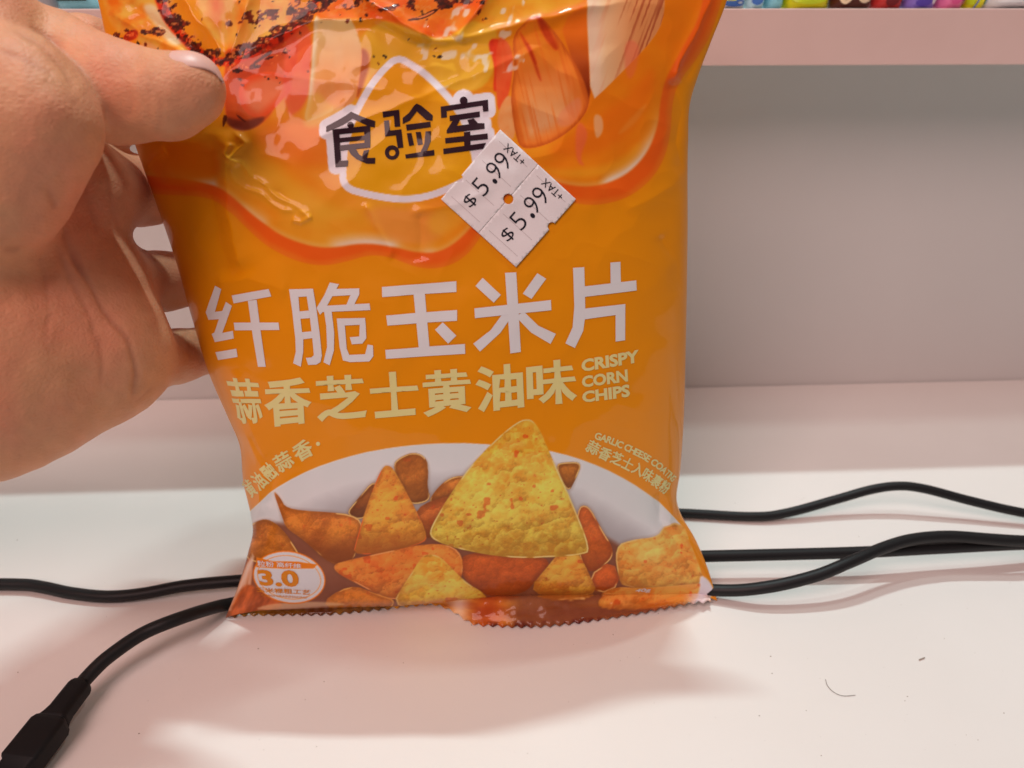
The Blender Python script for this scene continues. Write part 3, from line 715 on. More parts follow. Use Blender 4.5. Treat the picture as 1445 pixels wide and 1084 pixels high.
seal = mesh_obj('bottom_seal', Pf.reshape(-1, 3), grid_faces(nx_, ny_, True), M_bag)
fx, fy, _ = project(Pf.reshape(-1, 3))
cc = np.empty((len(fx), 3)); cc[:] = C(196, 104, 34)
f1 = fbm(fx / 40, fy / 12, 81, 3)
cc = C(140, 68, 26) + (C(206, 138, 46) - C(140, 68, 26)) * np.clip(f1 * 2.2 - .6, 0, 1)[:, None]  # browns darkened to hold the shade on the folded seal
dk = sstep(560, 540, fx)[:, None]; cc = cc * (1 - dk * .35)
wl = (np.exp(-((fx - 648) / 14) ** 2) * .6)[:, None]; cc = cc * (1 - wl) + C(210, 196, 200) * wl
rd = (np.exp(-((fx - 690) / 26) ** 2) * .45)[:, None]; cc = cc * (1 - rd) + C(176, 60, 20) * rd
art = paint(fx, fy - 4) * C(246, 232, 224)
fol = (.85 * sstep(700, 740, fx))[:, None]; cc = cc * (1 - fol) + art * fol
kk = np.repeat(np.linspace(0, 1, ny_), nx_)
dke = (sstep(.9, .98, kk) * sstep(.45, .65, fbm(fx / 12, fy / 9, 88, 2)) * sstep(660, 690, fx) * sstep(880, 850, fx))[:, None]; cc = cc * (1 - dke) + C(90, 30, 24) * dke
wr = (sstep(960, 985, fx) * sstep(1000, 990, fx))[:, None] * .8; cc = cc * (1 - wr) + C(206, 190, 196) * wr
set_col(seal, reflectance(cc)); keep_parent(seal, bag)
for o_ in (seal, ts):
    sm_ = o_.modifiers.new('film', 'SOLIDIFY'); sm_.thickness = 0.0003

# ------------------------------------------------------------------ print lettering (flat ink laid on the bag)
def wrap_flat(name, polys, m, parent, off, step=7.0, thick=None):
    """polys: list of (verts2d, tris) in print layout; cut to a grid and laid on the bag"""
    bm = bmesh.new()
    for j, (v2, tris) in enumerate(polys):
        b2 = bmesh.new()
        vv_ = [b2.verts.new((x, y, 0)) for x, y in v2]
        for t in tris:
            try: b2.faces.new([vv_[q] for q in t])
            except ValueError: pass
        a = np.asarray(v2); lo, hi = a.min(0), a.max(0)
        for ax in (0, 1):
            g = math.ceil(lo[ax] / step) * step
            while g < hi[ax]:
                co = [0, 0, 0]; no = [0, 0, 0]; co[ax] = g; no[ax] = 1
                bmesh.ops.bisect_plane(b2, geom=b2.verts[:] + b2.edges[:] + b2.faces[:], plane_co=co, plane_no=no, dist=1e-5)
                g += step
        bmesh.ops.recalc_face_normals(b2, faces=b2.faces[:])
        co = np.array([v.co[:2] for v in b2.verts])
        P3 = print_to_bag(co[:, 0], co[:, 1], off + 6e-6 * (j % 8))
        for v, p in zip(b2.verts, P3): v.co = p
        for f in b2.faces:
            f.normal_update()
            if f.normal.dot(Vector(EN)) < 0: f.normal_flip()
        tm = bpy.data.meshes.new('tmp'); b2.to_mesh(tm); b2.free()
        bm.from_mesh(tm); bpy.data.meshes.remove(tm)
    o = bm_obj(name, bm, m, None, True)
    if thick:
        s = o.modifiers.new('thickness', 'SOLIDIFY'); s.thickness = thick; s.offset = 1
    keep_parent(o, parent)
    return o
def poly2(pts):
    tris = tessellate_polygon([[Vector((x, y, 0)) for x, y in pts]])
    return (list(pts), [tuple(t) for t in tris])
def glyphs(body, embolden=0.0, spacing=1.0, shear=0.0):
    c = bpy.data.curves.new('glyph', 'FONT'); c.body = body; c.size = 1.0; c.space_character = spacing; c.shear = shear
    c.resolution_u = 3
    o = bpy.data.objects.new('glyph', c); COL.objects.link(o)
    dg = bpy.context.evaluated_depsgraph_get(); dg.update()
    m = bpy.data.meshes.new_from_object(o.evaluated_get(dg))
    v = np.array([q.co[:2] for q in m.vertices]); t = [tuple(p.vertices) for p in m.polygons]
    bpy.data.meshes.remove(m); bpy.data.objects.remove(o); bpy.data.curves.remove(c)
    if embolden:                            # push the outline outwards, mitred
        cnt = {}
        for f in t:
            a2 = sum(v[f[i]][0] * v[f[(i + 1) % len(f)]][1] - v[f[(i + 1) % len(f)]][0] * v[f[i]][1] for i in range(len(f)))
            g = f if a2 > 0 else f[::-1]
            for i in range(len(g)):
                e = (g[i], g[(i + 1) % len(g)])
                if (e[1], e[0]) in cnt: del cnt[(e[1], e[0])]
                else: cnt[e] = 1
        acc = {}
        for a, b in cnt:
            d = v[b] - v[a]; L = math.hypot(*d)
            if L < 1e-9: continue
            nn = np.array([d[1], -d[0]]) / L
            acc.setdefault(a, []).append(nn); acc.setdefault(b, []).append(nn)
        v = v.copy()
        for i, ns in acc.items():
            n_ = sum(ns); L = math.hypot(*n_)
            if L < 1e-6: continue
            n_ /= L; v[i] += n_ * embolden / max(.55, float(n_ @ ns[0]))
    return v, t
def quad_text(body, quad, embolden=0.0, **kw):
    """quad: TL, TR, BR, BL in print layout; the glyph box is stretched onto it"""
    v, t = glyphs(body, embolden, **kw)
    lo, hi = v.min(0), v.max(0); q = (v - lo) / (hi - lo)
    a = q[:, :1]; b = 1 - q[:, 1:]
    TL, TR, BR, BL = [np.array(z, float) for z in quad]
    p = (TL * (1 - a) + TR * a) * (1 - b) + (BL * (1 - a) + BR * a) * b
    return (p.tolist(), t)
def arc_text(body, path, size, embolden=0.03, aspect=None):
    """characters set one by one along a polyline of their centres"""
    path = np.asarray(path, float); L = np.concatenate([[0], np.cumsum(np.hypot(*np.diff(path, axis=0).T))])
    out = []; n = len(body); cells = []
    for i, ch in enumerate(body):
        k = aspect[i] if hasattr(aspect, '__len__') else (aspect or 1)
        if ch == ' ': cells.append((None, None, .30, k)); continue
        v, t = glyphs(ch, embolden)
        cells.append((v, t, v[:, 0].max() - v[:, 0].min() + .09, k))
    adv = np.array([c[2] * c[3] for c in cells])
    mids = np.cumsum(adv) - adv / 2; mids = (mids - mids[0]) / (mids[-1] - mids[0]) * L[-1]
    for (v, t, wd_, k), d, ch in zip(cells, mids, body):
        if v is None: continue
        c = np.array([np.interp(d, L, path[:, 0]), np.interp(d, L, path[:, 1])])
        e = np.array([np.interp(min(d + 3, L[-1]), L, path[:, 0]) - np.interp(max(d - 3, 0), L, path[:, 0]), np.interp(min(d + 3, L[-1]), L, path[:, 1]) - np.interp(max(d - 3, 0), L, path[:, 1])])
        e /= np.hypot(*e); nrm = np.array([-e[1], e[0]])
        mid = (v.min(0) + v.max(0)) / 2
        q = v - mid
        p = c + q[:, :1] * e * size * k - q[:, 1:] * nrm * size
        out.append((p.tolist(), t))
    return out
INK = 0.00016
title = [
    ZX((105, 180), (175, 215), (105, 465), (185, 455), (225, 355), (290, 400), (185, 695), (300, 672), (312, 755), (105, 795), (70, 705), (100, 690), (148, 545), (35, 552), (5, 470)),
    ZX((110, 905), (340, 865), (355, 955), (140, 990)), ZX((290, 285), (695, 212), (722, 295), (310, 372)), ZX((310, 582), (800, 580), (812, 660), (322, 668)),
    ZX((465, 345), (560, 332), (605, 670), (660, 1065), (575, 1065), (510, 670)),
    ZX((915, 218), (1012, 215), (1030, 455), (1060, 700), (1072, 760), (1070, 900), (1045, 1062), (960, 1025), (990, 900), (985, 750), (950, 450)),
    ZX((1000, 217), (1175, 210), (1180, 292), (1010, 300)),
    ZX((1105, 212), (1178, 210), (1215, 440), (1250, 700), (1275, 940), (1260, 1010), (1215, 1038), (1125, 1042), (1100, 965), (1160, 960), (1188, 935), (1170, 750), (1145, 540), (1110, 300)),
    ZX((1022, 460), (1132, 450), (1142, 533), (1032, 540)), ZX((1056, 685), (1168, 675), (1174, 750), (1066, 762)),
    Z5((745, 195), (797, 205), (772, 250), (722, 340), (690, 378), (670, 340), (715, 265)), Z5((770, 232), (912, 228), (912, 262), (882, 322), (838, 324), (862, 266), (752, 272)),
    Z5((700, 327), (970, 312), (975, 350), (705, 362)), Z5((712, 352), (755, 350), (770, 480), (768, 580), (745, 662), (710, 645), (730, 560), (725, 440)),
    Z5((785, 398), (945, 395), (948, 432), (830, 438), (840, 570), (855, 605), (945, 600), (960, 545), (990, 550), (992, 610), (970, 640), (860, 645), (820, 635), (800, 560)),
    Z5((915, 425), (948, 425), (952, 510), (930, 540), (870, 545), (858, 505), (912, 500)),
    [(539, 405), (644, 397), (644, 412), (539.5, 419)], [(545, 445), (645, 437), (645, 452), (547, 459)], [(544, 493), (656, 485), (656.5, 499), (545, 505.5)],
    [(583.4, 414), (599.3, 413), (606.3, 491), (591.4, 493)], [(625, 454.5), (644, 473), (632.5, 484.5), (614, 465)],
    Z6((372, 140), (435, 137), (462, 590), (402, 597)), Z6((198, 340), (632, 295), (634, 352), (202, 395)), Z6((245, 170), (348, 265), (308, 308), (205, 215)), Z6((555, 143), (605, 175), (522, 288), (473, 258)),
    Z6((360, 368), (410, 385), (345, 480), (230, 585), (192, 540), (290, 465)), Z6((430, 385), (480, 362), (560, 440), (660, 487), (630, 545), (520, 480)),
    Z6((757, 112), (820, 108), (828, 380), (815, 470), (768, 567), (714, 540), (755, 450), (765, 330)), Z6((815, 218), (1115, 183), (1117, 240), (820, 278)), Z6((968, 82), (1025, 78), (1028, 202), (970, 208)),
    Z6((820, 345), (1053, 317), (1052, 522), (998, 530), (998, 380), (825, 405)),
]
wrap_flat('title_lettering', [poly2(p) for p in title], M_inkw, bag, INK)
ring = circ(*[400 + 692 * .22145, 972 * .22145], 10.2, 26); ring_in = circ(*[400 + 693 * .22145, 974 * .22145], 4.6, 26)
ringpoly = (ring + ring_in, [(i, (i + 1) % 26, 26 + (i + 1) % 26, 26 + i) for i in range(26)])
wrap_flat('emblem_lettering', [poly2(p) for p in LOGO] + [ringpoly], M_inkd, bag, INK)
sub = []
for ch, q in zip('蒜香芝士黄油味', [
        [(316, 531), (366, 535), (372, 596), (339, 597)], [(370, 533), (439, 532), (441, 597), (376, 603)], [(444, 531), (514, 527), (519, 590), (448, 596)], [(520, 526), (590, 522), (592, 584), (526, 590)],
        [(594, 523), (664, 519), (666, 580), (598, 588)], [(670, 517), (737, 512), (740, 575), (672, 582)], [(742, 513), (811, 505), (815, 568), (744, 574)]]):
    sub.append(quad_text(ch, q, 0.030))
wrap_flat('flavour_lettering', sub, M_inky, bag, INK)
en = [quad_text('CRISPY', [(820, 508), (901, 493), (902, 511), (821, 525)], 0.045), quad_text('CORN', [(820.5, 531), (885, 520.5), (886, 538), (821.5, 547)], 0.045), quad_text('CHIPS', [(821, 552.5), (888, 541.5), (889, 559.5), (822, 568.5)], 0.045)]
wrap_flat('english_lettering', en, M_inky, bag, INK)
wrap_flat('slogan_lettering', arc_text('黄油融蒜香', [(353, 688), (366, 677), (379, 666), (398, 652), (427, 636)], 27, 0.03, [.55, .6, .6, .95, 1]) + [poly2(circ(448.5, 627, 3.0))], M_inky, bag, INK)
wrap_flat('slogan_lettering', arc_text('GARLIC CHEESE COATING', [(844, 616), (862, 622), (885, 632), (910, 644), (930, 657), (950, 675)], 13.5, 0.035, [.95] * 16 + [.8, .7, .6, .5, .45])
          + arc_text('蒜香芝士入味裹粉', [(837, 632), (856, 642), (874, 649), (888, 656), (902, 663), (916, 671), (928, 680), (938, 687)], 19, 0.03, [1, .95, .9, .85, .85, .8, .75, .7]), M_inky, bag, INK)
wrap_flat('badge_lettering', [quad_text('3.0', [(362, 803), (420, 805), (423, 829), (367, 826)], 0.04), quad_text('玉米裸粗工艺', [(360, 828), (439, 833), (437, 840), (363, 835)], 0.02)]
          + [quad_text('CORN GRAINMAKING', [(368, 838), (434, 842.5), (432, 845), (371, 841)], 0.01)], M_inko, bag, INK)
wrap_flat('badge_lettering', [quad_text('粒粉 高纤维', [(363, 790), (425, 796), (425, 802), (364, 799)], 0.015)], M_inkw, bag, INK)
wrap_flat('weight_lettering', [quad_text('40g', [(898, 831), (919, 830), (917, 836), (894, 837)], 0.03)], M_inkw, bag, INK)

# ------------------------------------------------------------------ the double price sticker
# corner points of the two halves in print layout
A_, B_, C_, D_ = np.array([705.5, 183]), np.array([812, 281]), np.array([728, 376.5]), np.array([622.5, 281])
def stk(a, b):                              # a along the long side (top corner -> right corner), b across
    return (A_ * (1 - a) + B_ * a) * (1 - b) + (D_ * (1 - a) + C_ * a) * b
def half(a0, a1, notch_at_hole, notch_edge):
    """outline of one half; notch cut out at the middle hole and at the outer edge"""
    pts = []
    L = np.hypot(*(B_ - A_)); Wd = np.hypot(*(D_ - A_))
    def line(p, q, n=6): return [tuple(np.array(p) * (1 - t) + np.array(q) * t) for t in np.linspace(0, 1, n, endpoint=False)]
    hr = 7.2
    out = []
    inner = a1 if notch_at_hole == 'hi' else a0
    outer = a0 if notch_at_hole == 'hi' else a1
    sg = -1 if notch_at_hole == 'hi' else 1
    hole = [(inner + sg * hr / L * math.sin(q), .5 - hr / Wd * math.cos(q)) for q in np.linspace(0, math.pi, 13)]
    nr = 6.0
    notch = [(outer - sg * nr / L * math.sin(q), notch_edge + nr / Wd * math.cos(q)) for q in np.linspace(0, math.pi, 11)]
    ab = line((outer, 0), (inner, 0)) + line((inner, 0), hole[0]) + hole + line((inner, hole[-1][1]), (inner, 1)) + line((inner, 1), (outer, 1)) + line((outer, 1), notch[0]) + notch + line((outer, notch[-1][1]), (outer, 0))
    return [tuple(stk(a, b)) for a, b in ab]
def sticker(a0, a1, side, notch, label, toff):
    o = wrap_flat('price_sticker', [poly2(half(a0, a1, side, notch))], M_paper, bag, 0.00055, 5.0, 0.00008)
    o['label'] = label
    am = (a0 + a1) / 2; wd = a1 - a0
    def cell(b0, b1, c0, c1):               # writing runs from D to A (b from 1 to 0), its top faces the top-left edge
        g = lambda c, b: tuple(stk(a0 + wd * c, b))
        return [g(c0, b0), g(c0, b1), g(c1, b1), g(c1, b0)]
    T = [quad_text('$', cell(.855, .735, .32, .60), -0.005), quad_text('5', cell(.665, .545, .25, .62), -0.012), poly2([tuple(stk(a0 + wd * (.575 + .055 * math.sin(q)), .455 + .024 * math.cos(q))) for q in np.linspace(0, 6.283, 14, endpoint=False)]),
         quad_text('9', cell(.43, .315, .24, .62), -0.012), quad_text('9', cell(.29, .175, .24, .62), -0.012), quad_text('+TAX', [tuple(stk(a0 + wd * c, b)) for c, b in ((.78, .135), (.28, .135), (.28, .05), (.78, .05))][0:4], 0.004)]
    lt = wrap_flat('price_lettering', T, M_pen, bag, 0.00070, 9.0)
    lt.parent = o; lt.matrix_parent_inverse = Matrix()
    sl = []
    for b in (.10, .38, .66, .90):
        p, q = stk(a0 + wd * .12, b), stk(a0 + wd * .88, b)
        nrm = (D_ - A_) / np.hypot(*(D_ - A_)) * .32
        sl.append(poly2([tuple(p - nrm), tuple(q - nrm), tuple(q + nrm), tuple(p + nrm)]))
    s_o = wrap_flat('cut_slit', sl, M_slit, bag, 0.00068, 9.0)
    s_o.parent = o; s_o.matrix_parent_inverse = Matrix()
    return o
sticker(0.0, 0.4985, 'hi', .70, 'upper left half of the white price sticker', 0)
sticker(0.5015, 1.0, 'lo', .40, 'lower right half of the white price sticker', 0)

# ------------------------------------------------------------------ the hand (one continuous surface from blended volumes)
def cp3(px, py, z): return np.array([(px - CX) * z / FPX, (py - CY) * z / FPX, z])
HAND = [   # (p1, r1, p2, r2, blend) pixel, pixel, depth mm ; radii mm
    ((-820, 640, 200), 31, (-420, 500, 205), 27, 6),
    ((-420, 500, 205), 27, (-120, 430, 194), 27, 6),
    ((60, 165, 211), 12, (190, 155, 237), 9, 6),  # unseen flesh behind the thumb, added to block light on the middle finger
    ((-120, 520, 194), 26, (-20, 515, 194), 27, 12),
    ((-20, 510, 196), 26, (128, 500, 209), 18.5, 12),
    ((-60, 400, 192), 24, (104, 424, 210), 14.5, 9),
    ((0, 300, 198), 18, (94, 300, 211), 12.5, 8),
    ((30, 240, 206), 13, (92, 262, 212), 11.5, 8),
    ((58, 340, 203), 14, (134, 478, 208), 15.5, 12),
    ((10, 215, 196), 12, (70, 150, 200), 11, 8),
    ((-200, 20, 188), 20, (-40, 70, 180), 18, 10),
    ((-80, 150, 176), 18, (18, 140, 172), 14.0, 8),
    ((18, 140, 168), 13.4, (38, 176, 168), 13.8, 5),
    ((38, 176, 168), 13.8, (-12, 246, 172), 15.4, 5),
    ((-14, 244, 174), 15.5, (-120, 330, 180), 22, 8),
    ((-40, 70, 184), 17, (66, 92, 190), 13.2, 3),
    ((66, 92, 190), 13.2, (166, 131, 187), 11.3, 1.5),
    ((166, 131, 187), 11.3, (234, 138, 185), 9.4, 4),
    ((234, 138, 185), 9.4, (269, 126, 184), 7.9, 3),
    ((132, 270, 212), 11.0, (196, 270, 234), 9.6, 8),
    ((196, 270, 234), 9.6, (330, 262, 254), 8.6, 3),
    ((330, 262, 254), 8.6, (430, 255, 252), 7.6, 3),
    ((160, 397, 216), 9.6, (226, 398, 240), 8.9, 7),
    ((226, 398, 240), 8.9, (350, 385, 266), 8.2, 3),
    ((350, 385, 266), 8.2, (440, 375, 266), 7.2, 3),
    ((176, 514, 214), 10.0, (250, 503, 240), 8.0, 6),
    ((250, 503, 240), 8.0, (340, 482, 266), 7.2, 3),
    ((340, 482, 266), 7.2, (400, 470, 268), 6.2, 3),
    ((30, 130, 214), 12, (118, 74, 226), 9.8, 5),
    ((118, 74, 226), 9.8, (215, 95, 243), 8.8, 3),
    ((215, 95, 243), 8.8, (310, 120, 243), 7.8, 3),
]
H = 0.75
hlo = np.array([-325.0, -125.0, 140.0]); hhi = np.array([-48.0, 66.0, 284.0])
dims = np.ceil((hhi - hlo) / H).astype(int)
F = np.full(dims, 30.0, np.float32)
AX = [(hlo[i] + H * np.arange(dims[i])).astype(np.float32) for i in range(3)]
def cone_sdf(X, Y, Z, a, ra, b, rb):
    d = b - a; L = float(d @ d)
    t = np.clip(((X - a[0]) * d[0] + (Y - a[1]) * d[1] + (Z - a[2]) * d[2]) / L, 0, 1)
    return np.sqrt((X - a[0] - t * d[0]) ** 2 + (Y - a[1] - t * d[1]) ** 2 + (Z - a[2] - t * d[2]) ** 2) - (ra + (rb - ra) * t)
for p1, r1, p2, r2, kb in HAND:
    a, b = cp3(*p1), cp3(*p2); pad = max(r1, r2) + kb + 6
    i0 = np.clip(((np.minimum(a, b) - pad - hlo) / H).astype(int), 0, dims); i1 = np.clip(((np.maximum(a, b) + pad - hlo) / H).astype(int) + 1, 0, dims)
    if (i1 <= i0).any(): continue
    sl_ = tuple(slice(i0[q], i1[q]) for q in range(3))
    X, Y, Z = np.meshgrid(AX[0][sl_[0]], AX[1][sl_[1]], AX[2][sl_[2]], indexing='ij', sparse=True)
    d = cone_sdf(X, Y, Z, a, r1, b, r2)
    f = F[sl_]
    h = np.maximum(kb - np.abs(d - f), 0) / kb
    F[sl_] = np.minimum(d, f) - h * h * kb * 0.25
def surface_nets(f, lo, h):
    ins = f < 0
    c = [ins[i:ins.shape[0] - 1 + i, j:ins.shape[1] - 1 + j, k:ins.shape[2] - 1 + k] for i in (0, 1) for j in (0, 1) for k in (0, 1)]
    s = np.zeros(c[0].shape, np.int8)
    for q in c: s += q
    mask = (s > 0) & (s < 8)
    idx = np.full(mask.shape, -1, np.int64); cells = np.argwhere(mask); idx[mask] = np.arange(len(cells))
    acc = np.zeros((len(cells), 3)); cnt = np.zeros(len(cells))
    corners = [(i, j, k) for i in (0, 1) for j in (0, 1) for k in (0, 1)]
    for A in range(8):
        for B in range(A + 1, 8):
            da = np.array(corners[B]) - np.array(corners[A])
            if np.abs(da).sum() != 1: continue
            fa = f[tuple((cells + corners[A]).T)]; fb = f[tuple((cells + corners[B]).T)]
            m = (fa < 0) != (fb < 0)
            t = np.where(m, fa / np.where(m, fa - fb, 1), 0)
            p = np.array(corners[A]) + t[:, None] * da
            acc[m] += p[m]; cnt[m] += 1
    V_ = lo + h * (cells + acc / cnt[:, None])
    faces = []
    n = f.shape
    for ax in range(3):
        o1, o2 = [(1, 2), (2, 0), (0, 1)][ax]
        sl0 = [slice(1, n[q] - 1) for q in range(3)]; sl1 = list(sl0)
        sl0[ax] = slice(0, n[ax] - 1); sl1[ax] = slice(1, n[ax])
        a = ins[tuple(sl0)]; b = ins[tuple(sl1)]
        e = np.argwhere(a != b)
        flip = a[tuple(e.T)]
        base = e.copy()
        for q in range(3):
            if q != ax: base[:, q] += 1
        d1 = np.zeros(3, int); d1[o1] = 1; d2 = np.zeros(3, int); d2[o2] = 1
        q4 = [idx[tuple((base - d1 - d2).T)], idx[tuple((base - d2).T)], idx[tuple(base.T)], idx[tuple((base - d1).T)]]
        q4 = np.stack(q4, -1)
        q4 = np.where(flip[:, None], q4, q4[:, ::-1])
        faces.append(q4)
    return V_, np.concatenate(faces)
Vh, Fh = surface_nets(F, hlo, H)
def cam_to_world(v):                        # camera mm -> world metres
    v = v / 1000.0
    return CAM + v[:, :1] * RT + v[:, 1:2] * DN + v[:, 2:3] * FW
# relax a little
def relax(v, f, n):
    e = np.concatenate([f[:, [0, 1]], f[:, [1, 2]], f[:, [2, 3]], f[:, [3, 0]]])
    deg = np.bincount(e.ravel(), minlength=len(v)).astype(float)[:, None]
    for _ in range(n):
        acc = np.zeros_like(v)
        for q in range(3):
            acc[:, q] = np.bincount(e[:, 0], v[e[:, 1], q], len(v)) + np.bincount(e[:, 1], v[e[:, 0], q], len(v))
        v = v * .5 + .5 * acc / np.maximum(deg, 1)
    return v
Vh = relax(Vh, Fh, 7)
hpx = CX + FPX * Vh[:, 0] / Vh[:, 2]; hpy = CY + FPX * Vh[:, 1] / Vh[:, 2]
# folds and creases of the palm and thumb: polyline, half width px, depth mm, depth range
FOLDS = [
    ([(206, 96), (212, 120), (208, 150), (212, 180)], 3, 0.14, 200),
    ([(196, 100), (202, 124), (200, 152)], 3, 0.10, 200),
    ([(50, 300), (60, 380), (70, 440), (60, 500)], 4, 0.18, 235),
    ([(0, 352), (40, 350), (80, 338)], 5, 0.32, 235),
    ([(150, 250), (160, 290), (170, 330)], 4, 0.18, 235),
    ([(90, 345), (118, 390), (150, 440), (178, 480), (192, 530), (183, 580)], 4, 0.44, 235),
    ([(72, 330), (100, 400), (128, 450), (146, 510), (142, 560)], 4, 0.26, 235),
    ([(60, 255), (85, 300), (95, 345), (120, 395)], 6, 0.41, 235),
    ([(110, 250), (130, 300), (140, 330)], 6, 0.23, 235),
    ([(226, 128), (230, 150), (227, 168), (218, 188)], 3, 0.17, 200),
    ([(176, 112), (186, 140), (182, 170)], 4, 0.13, 200),
    ([(40, 30), (80, 60), (110, 90), (128, 130)], 4, 0.30, 205),
    ([(20, 40), (60, 66), (92, 96), (110, 130)], 4, 0.30, 205),
    ([(0, 70), (45, 90), (80, 110)], 5, 0.26, 205),
    ([(0, 20), (50, 40), (95, 75)], 5, 0.20, 205),
    ([(215, 545), (200, 560), (188, 570)], 3, 0.23, 235),
    ([(262, 460), (266, 490), (258, 525)], 3, 0.20, 260),
]
nrmv = np.zeros_like(Vh)
fn = np.cross(Vh[Fh[:, 2]] - Vh[Fh[:, 0]], Vh[Fh[:, 3]] - Vh[Fh[:, 1]])
for q in range(4):
    for c3 in range(3): nrmv[:, c3] += np.bincount(Fh[:, q], fn[:, c3], len(Vh))
nrmv /= np.linalg.norm(nrmv, axis=1)[:, None] + 1e-12
facing = -nrmv[:, 2]
if (facing[Vh[:, 2] < np.percentile(Vh[:, 2], 5)]).mean() < 0:
    nrmv = -nrmv; facing = -facing; Fh = Fh[:, ::-1]
depth = np.zeros(len(Vh))
wobx = 6 * (vnoise(hpx / 30, hpy / 30, 3) - .5)
for pts, hw, dp, zmax in FOLDS:
    d, al, _ = seg_dist(hpx + wobx, hpy, pts)
    depth += dp * np.exp(-(d / hw) ** 2) * sstep(0, .15, al) * sstep(0, .15, 1 - al) * (facing > 0.05) * (Vh[:, 2] < zmax)
lump = (fbm(hpx / 60, hpy / 60, 33, 3) - .5) * 1.1
Vh = Vh + nrmv * (lump - depth)[:, None]
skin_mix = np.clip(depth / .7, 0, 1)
red = np.clip((fbm(hpx / 75, hpy / 75, 55, 3) - .35) * 2.2, 0, 1)
palmred = np.exp(-((hpx - 120) / 70) ** 2 - ((hpy - 330) / 110) ** 2) * .6 + np.exp(-((hpx - 285) / 40) ** 2 - ((hpy - 120) / 50) ** 2) * .35
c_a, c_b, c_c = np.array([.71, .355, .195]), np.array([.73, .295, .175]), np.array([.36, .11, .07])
sk = c_a + (c_b - c_a) * np.clip(red * .7 + palmred, 0, 1)[:, None]
mott = (fbm(hpx / 14, hpy / 14, 66, 3) - .5)[:, None]
sk = sk * (1 + .16 * mott)
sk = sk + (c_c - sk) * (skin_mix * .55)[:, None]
M_skin = mat('skin', rough=0.52, spec=0.28, attr='Print', sss=0.22)
add_bump(M_skin, 1100, 0.35, 0.0004, 3.0)
def add_lines(m, scale, strength, dist, sx):
    nt = m.node_tree; b = nt.nodes['Principled BSDF']
    tc = nt.nodes.new('ShaderNodeTexCoord'); mp = nt.nodes.new('ShaderNodeMapping'); mp.inputs['Scale'].default_value = sx
    v = nt.nodes.new('ShaderNodeTexVoronoi'); v.feature = 'DISTANCE_TO_EDGE'; v.inputs['Scale'].default_value = scale
    bu = nt.nodes.new('ShaderNodeBump'); bu.inputs['Strength'].default_value = strength; bu.inputs['Distance'].default_value = dist
    nt.links.new(tc.outputs['Object'], mp.inputs['Vector']); nt.links.new(mp.outputs['Vector'], v.inputs['Vector'])
    nt.links.new(v.outputs['Distance'], bu.inputs['Height'])
    prev = b.inputs['Normal'].links[0].from_socket if b.inputs['Normal'].links else None
    if prev: nt.links.new(prev, bu.inputs['Normal'])
    nt.links.new(bu.outputs['Normal'], b.inputs['Normal'])
add_lines(M_skin, 620, 0.30, 0.0006, (1, 1, 1.5))
add_bump(M_skin, 260, 0.18, 0.0006, 2.0, sx=(1, 1, 1.6))
W_h = cam_to_world(Vh)
hand = mesh_obj('hand', W_h, Fh, M_skin)
set_col(hand, sk)
tag(hand, 'bare left hand pinching the chip bag, thumb in front and fingers behind', 'hand')
# thumb nail
def F_at(p):
    q = np.clip((p - hlo) / H, 0, np.array(dims) - 1.001); i = np.floor(q).astype(int); f_ = q - i
    r = 0
    for a in (0, 1):
        for b in (0, 1):
            for c in (0, 1):
                wgt = (f_[:, 0] if a else 1 - f_[:, 0]) * (f_[:, 1] if b else 1 - f_[:, 1]) * (f_[:, 2] if c else 1 - f_[:, 2])
                r = r + wgt * F[i[:, 0] + a, i[:, 1] + b, i[:, 2] + c]
    return r
n0, n1 = cp3(228, 137, 185), cp3(272, 126, 184)
axd = (n1 - n0) / np.linalg.norm(n1 - n0)
upv = np.array([0.10, -0.87, -0.48]); upv -= axd * (upv @ axd); upv /= np.linalg.norm(upv)
sdv = np.cross(axd, upv)
na, nt_ = 26, 26
AA, TT = np.meshgrid(np.linspace(0, 1, na), np.linspace(-1, 1, nt_))
half_w = R(46) * np.sqrt(np.clip(1 - np.clip((AA - .62) / .42, 0, 1) ** 2.2 * .75 - np.clip((.16 - AA) / .2, 0, 1) ** 2 * .6, 0.02, 1))
th = TT * half_w
ctr = n0 + axd * (AA[..., None] * 10.8 + 4.6)
dr = np.cos(th)[..., None] * upv + np.sin(th)[..., None] * sdv
rr = np.full(AA.shape, 4.0)
for _ in range(30):
    rr = rr - .8 * F_at((ctr + dr * rr[..., None]).reshape(-1, 3)).reshape(AA.shape)
lift = .22 - .40 * np.abs(TT) ** 4 - .35 * (1 - AA) ** 4 + .10 * AA ** 6
NP = (ctr + dr * (rr + lift)[..., None]).reshape(-1, 3)
M_nail = mat('thumb_nail', (0.80, 0.47, 0.40), rough=0.42, spec=0.5, sss=0.1)
nail = mesh_obj('thumb_nail', cam_to_world(NP), grid_faces(na, nt_), M_nail)
sm_ = nail.modifiers.new('thickness', 'SOLIDIFY'); sm_.thickness = 0.0005; sm_.offset = 0
keep_parent(nail, hand)

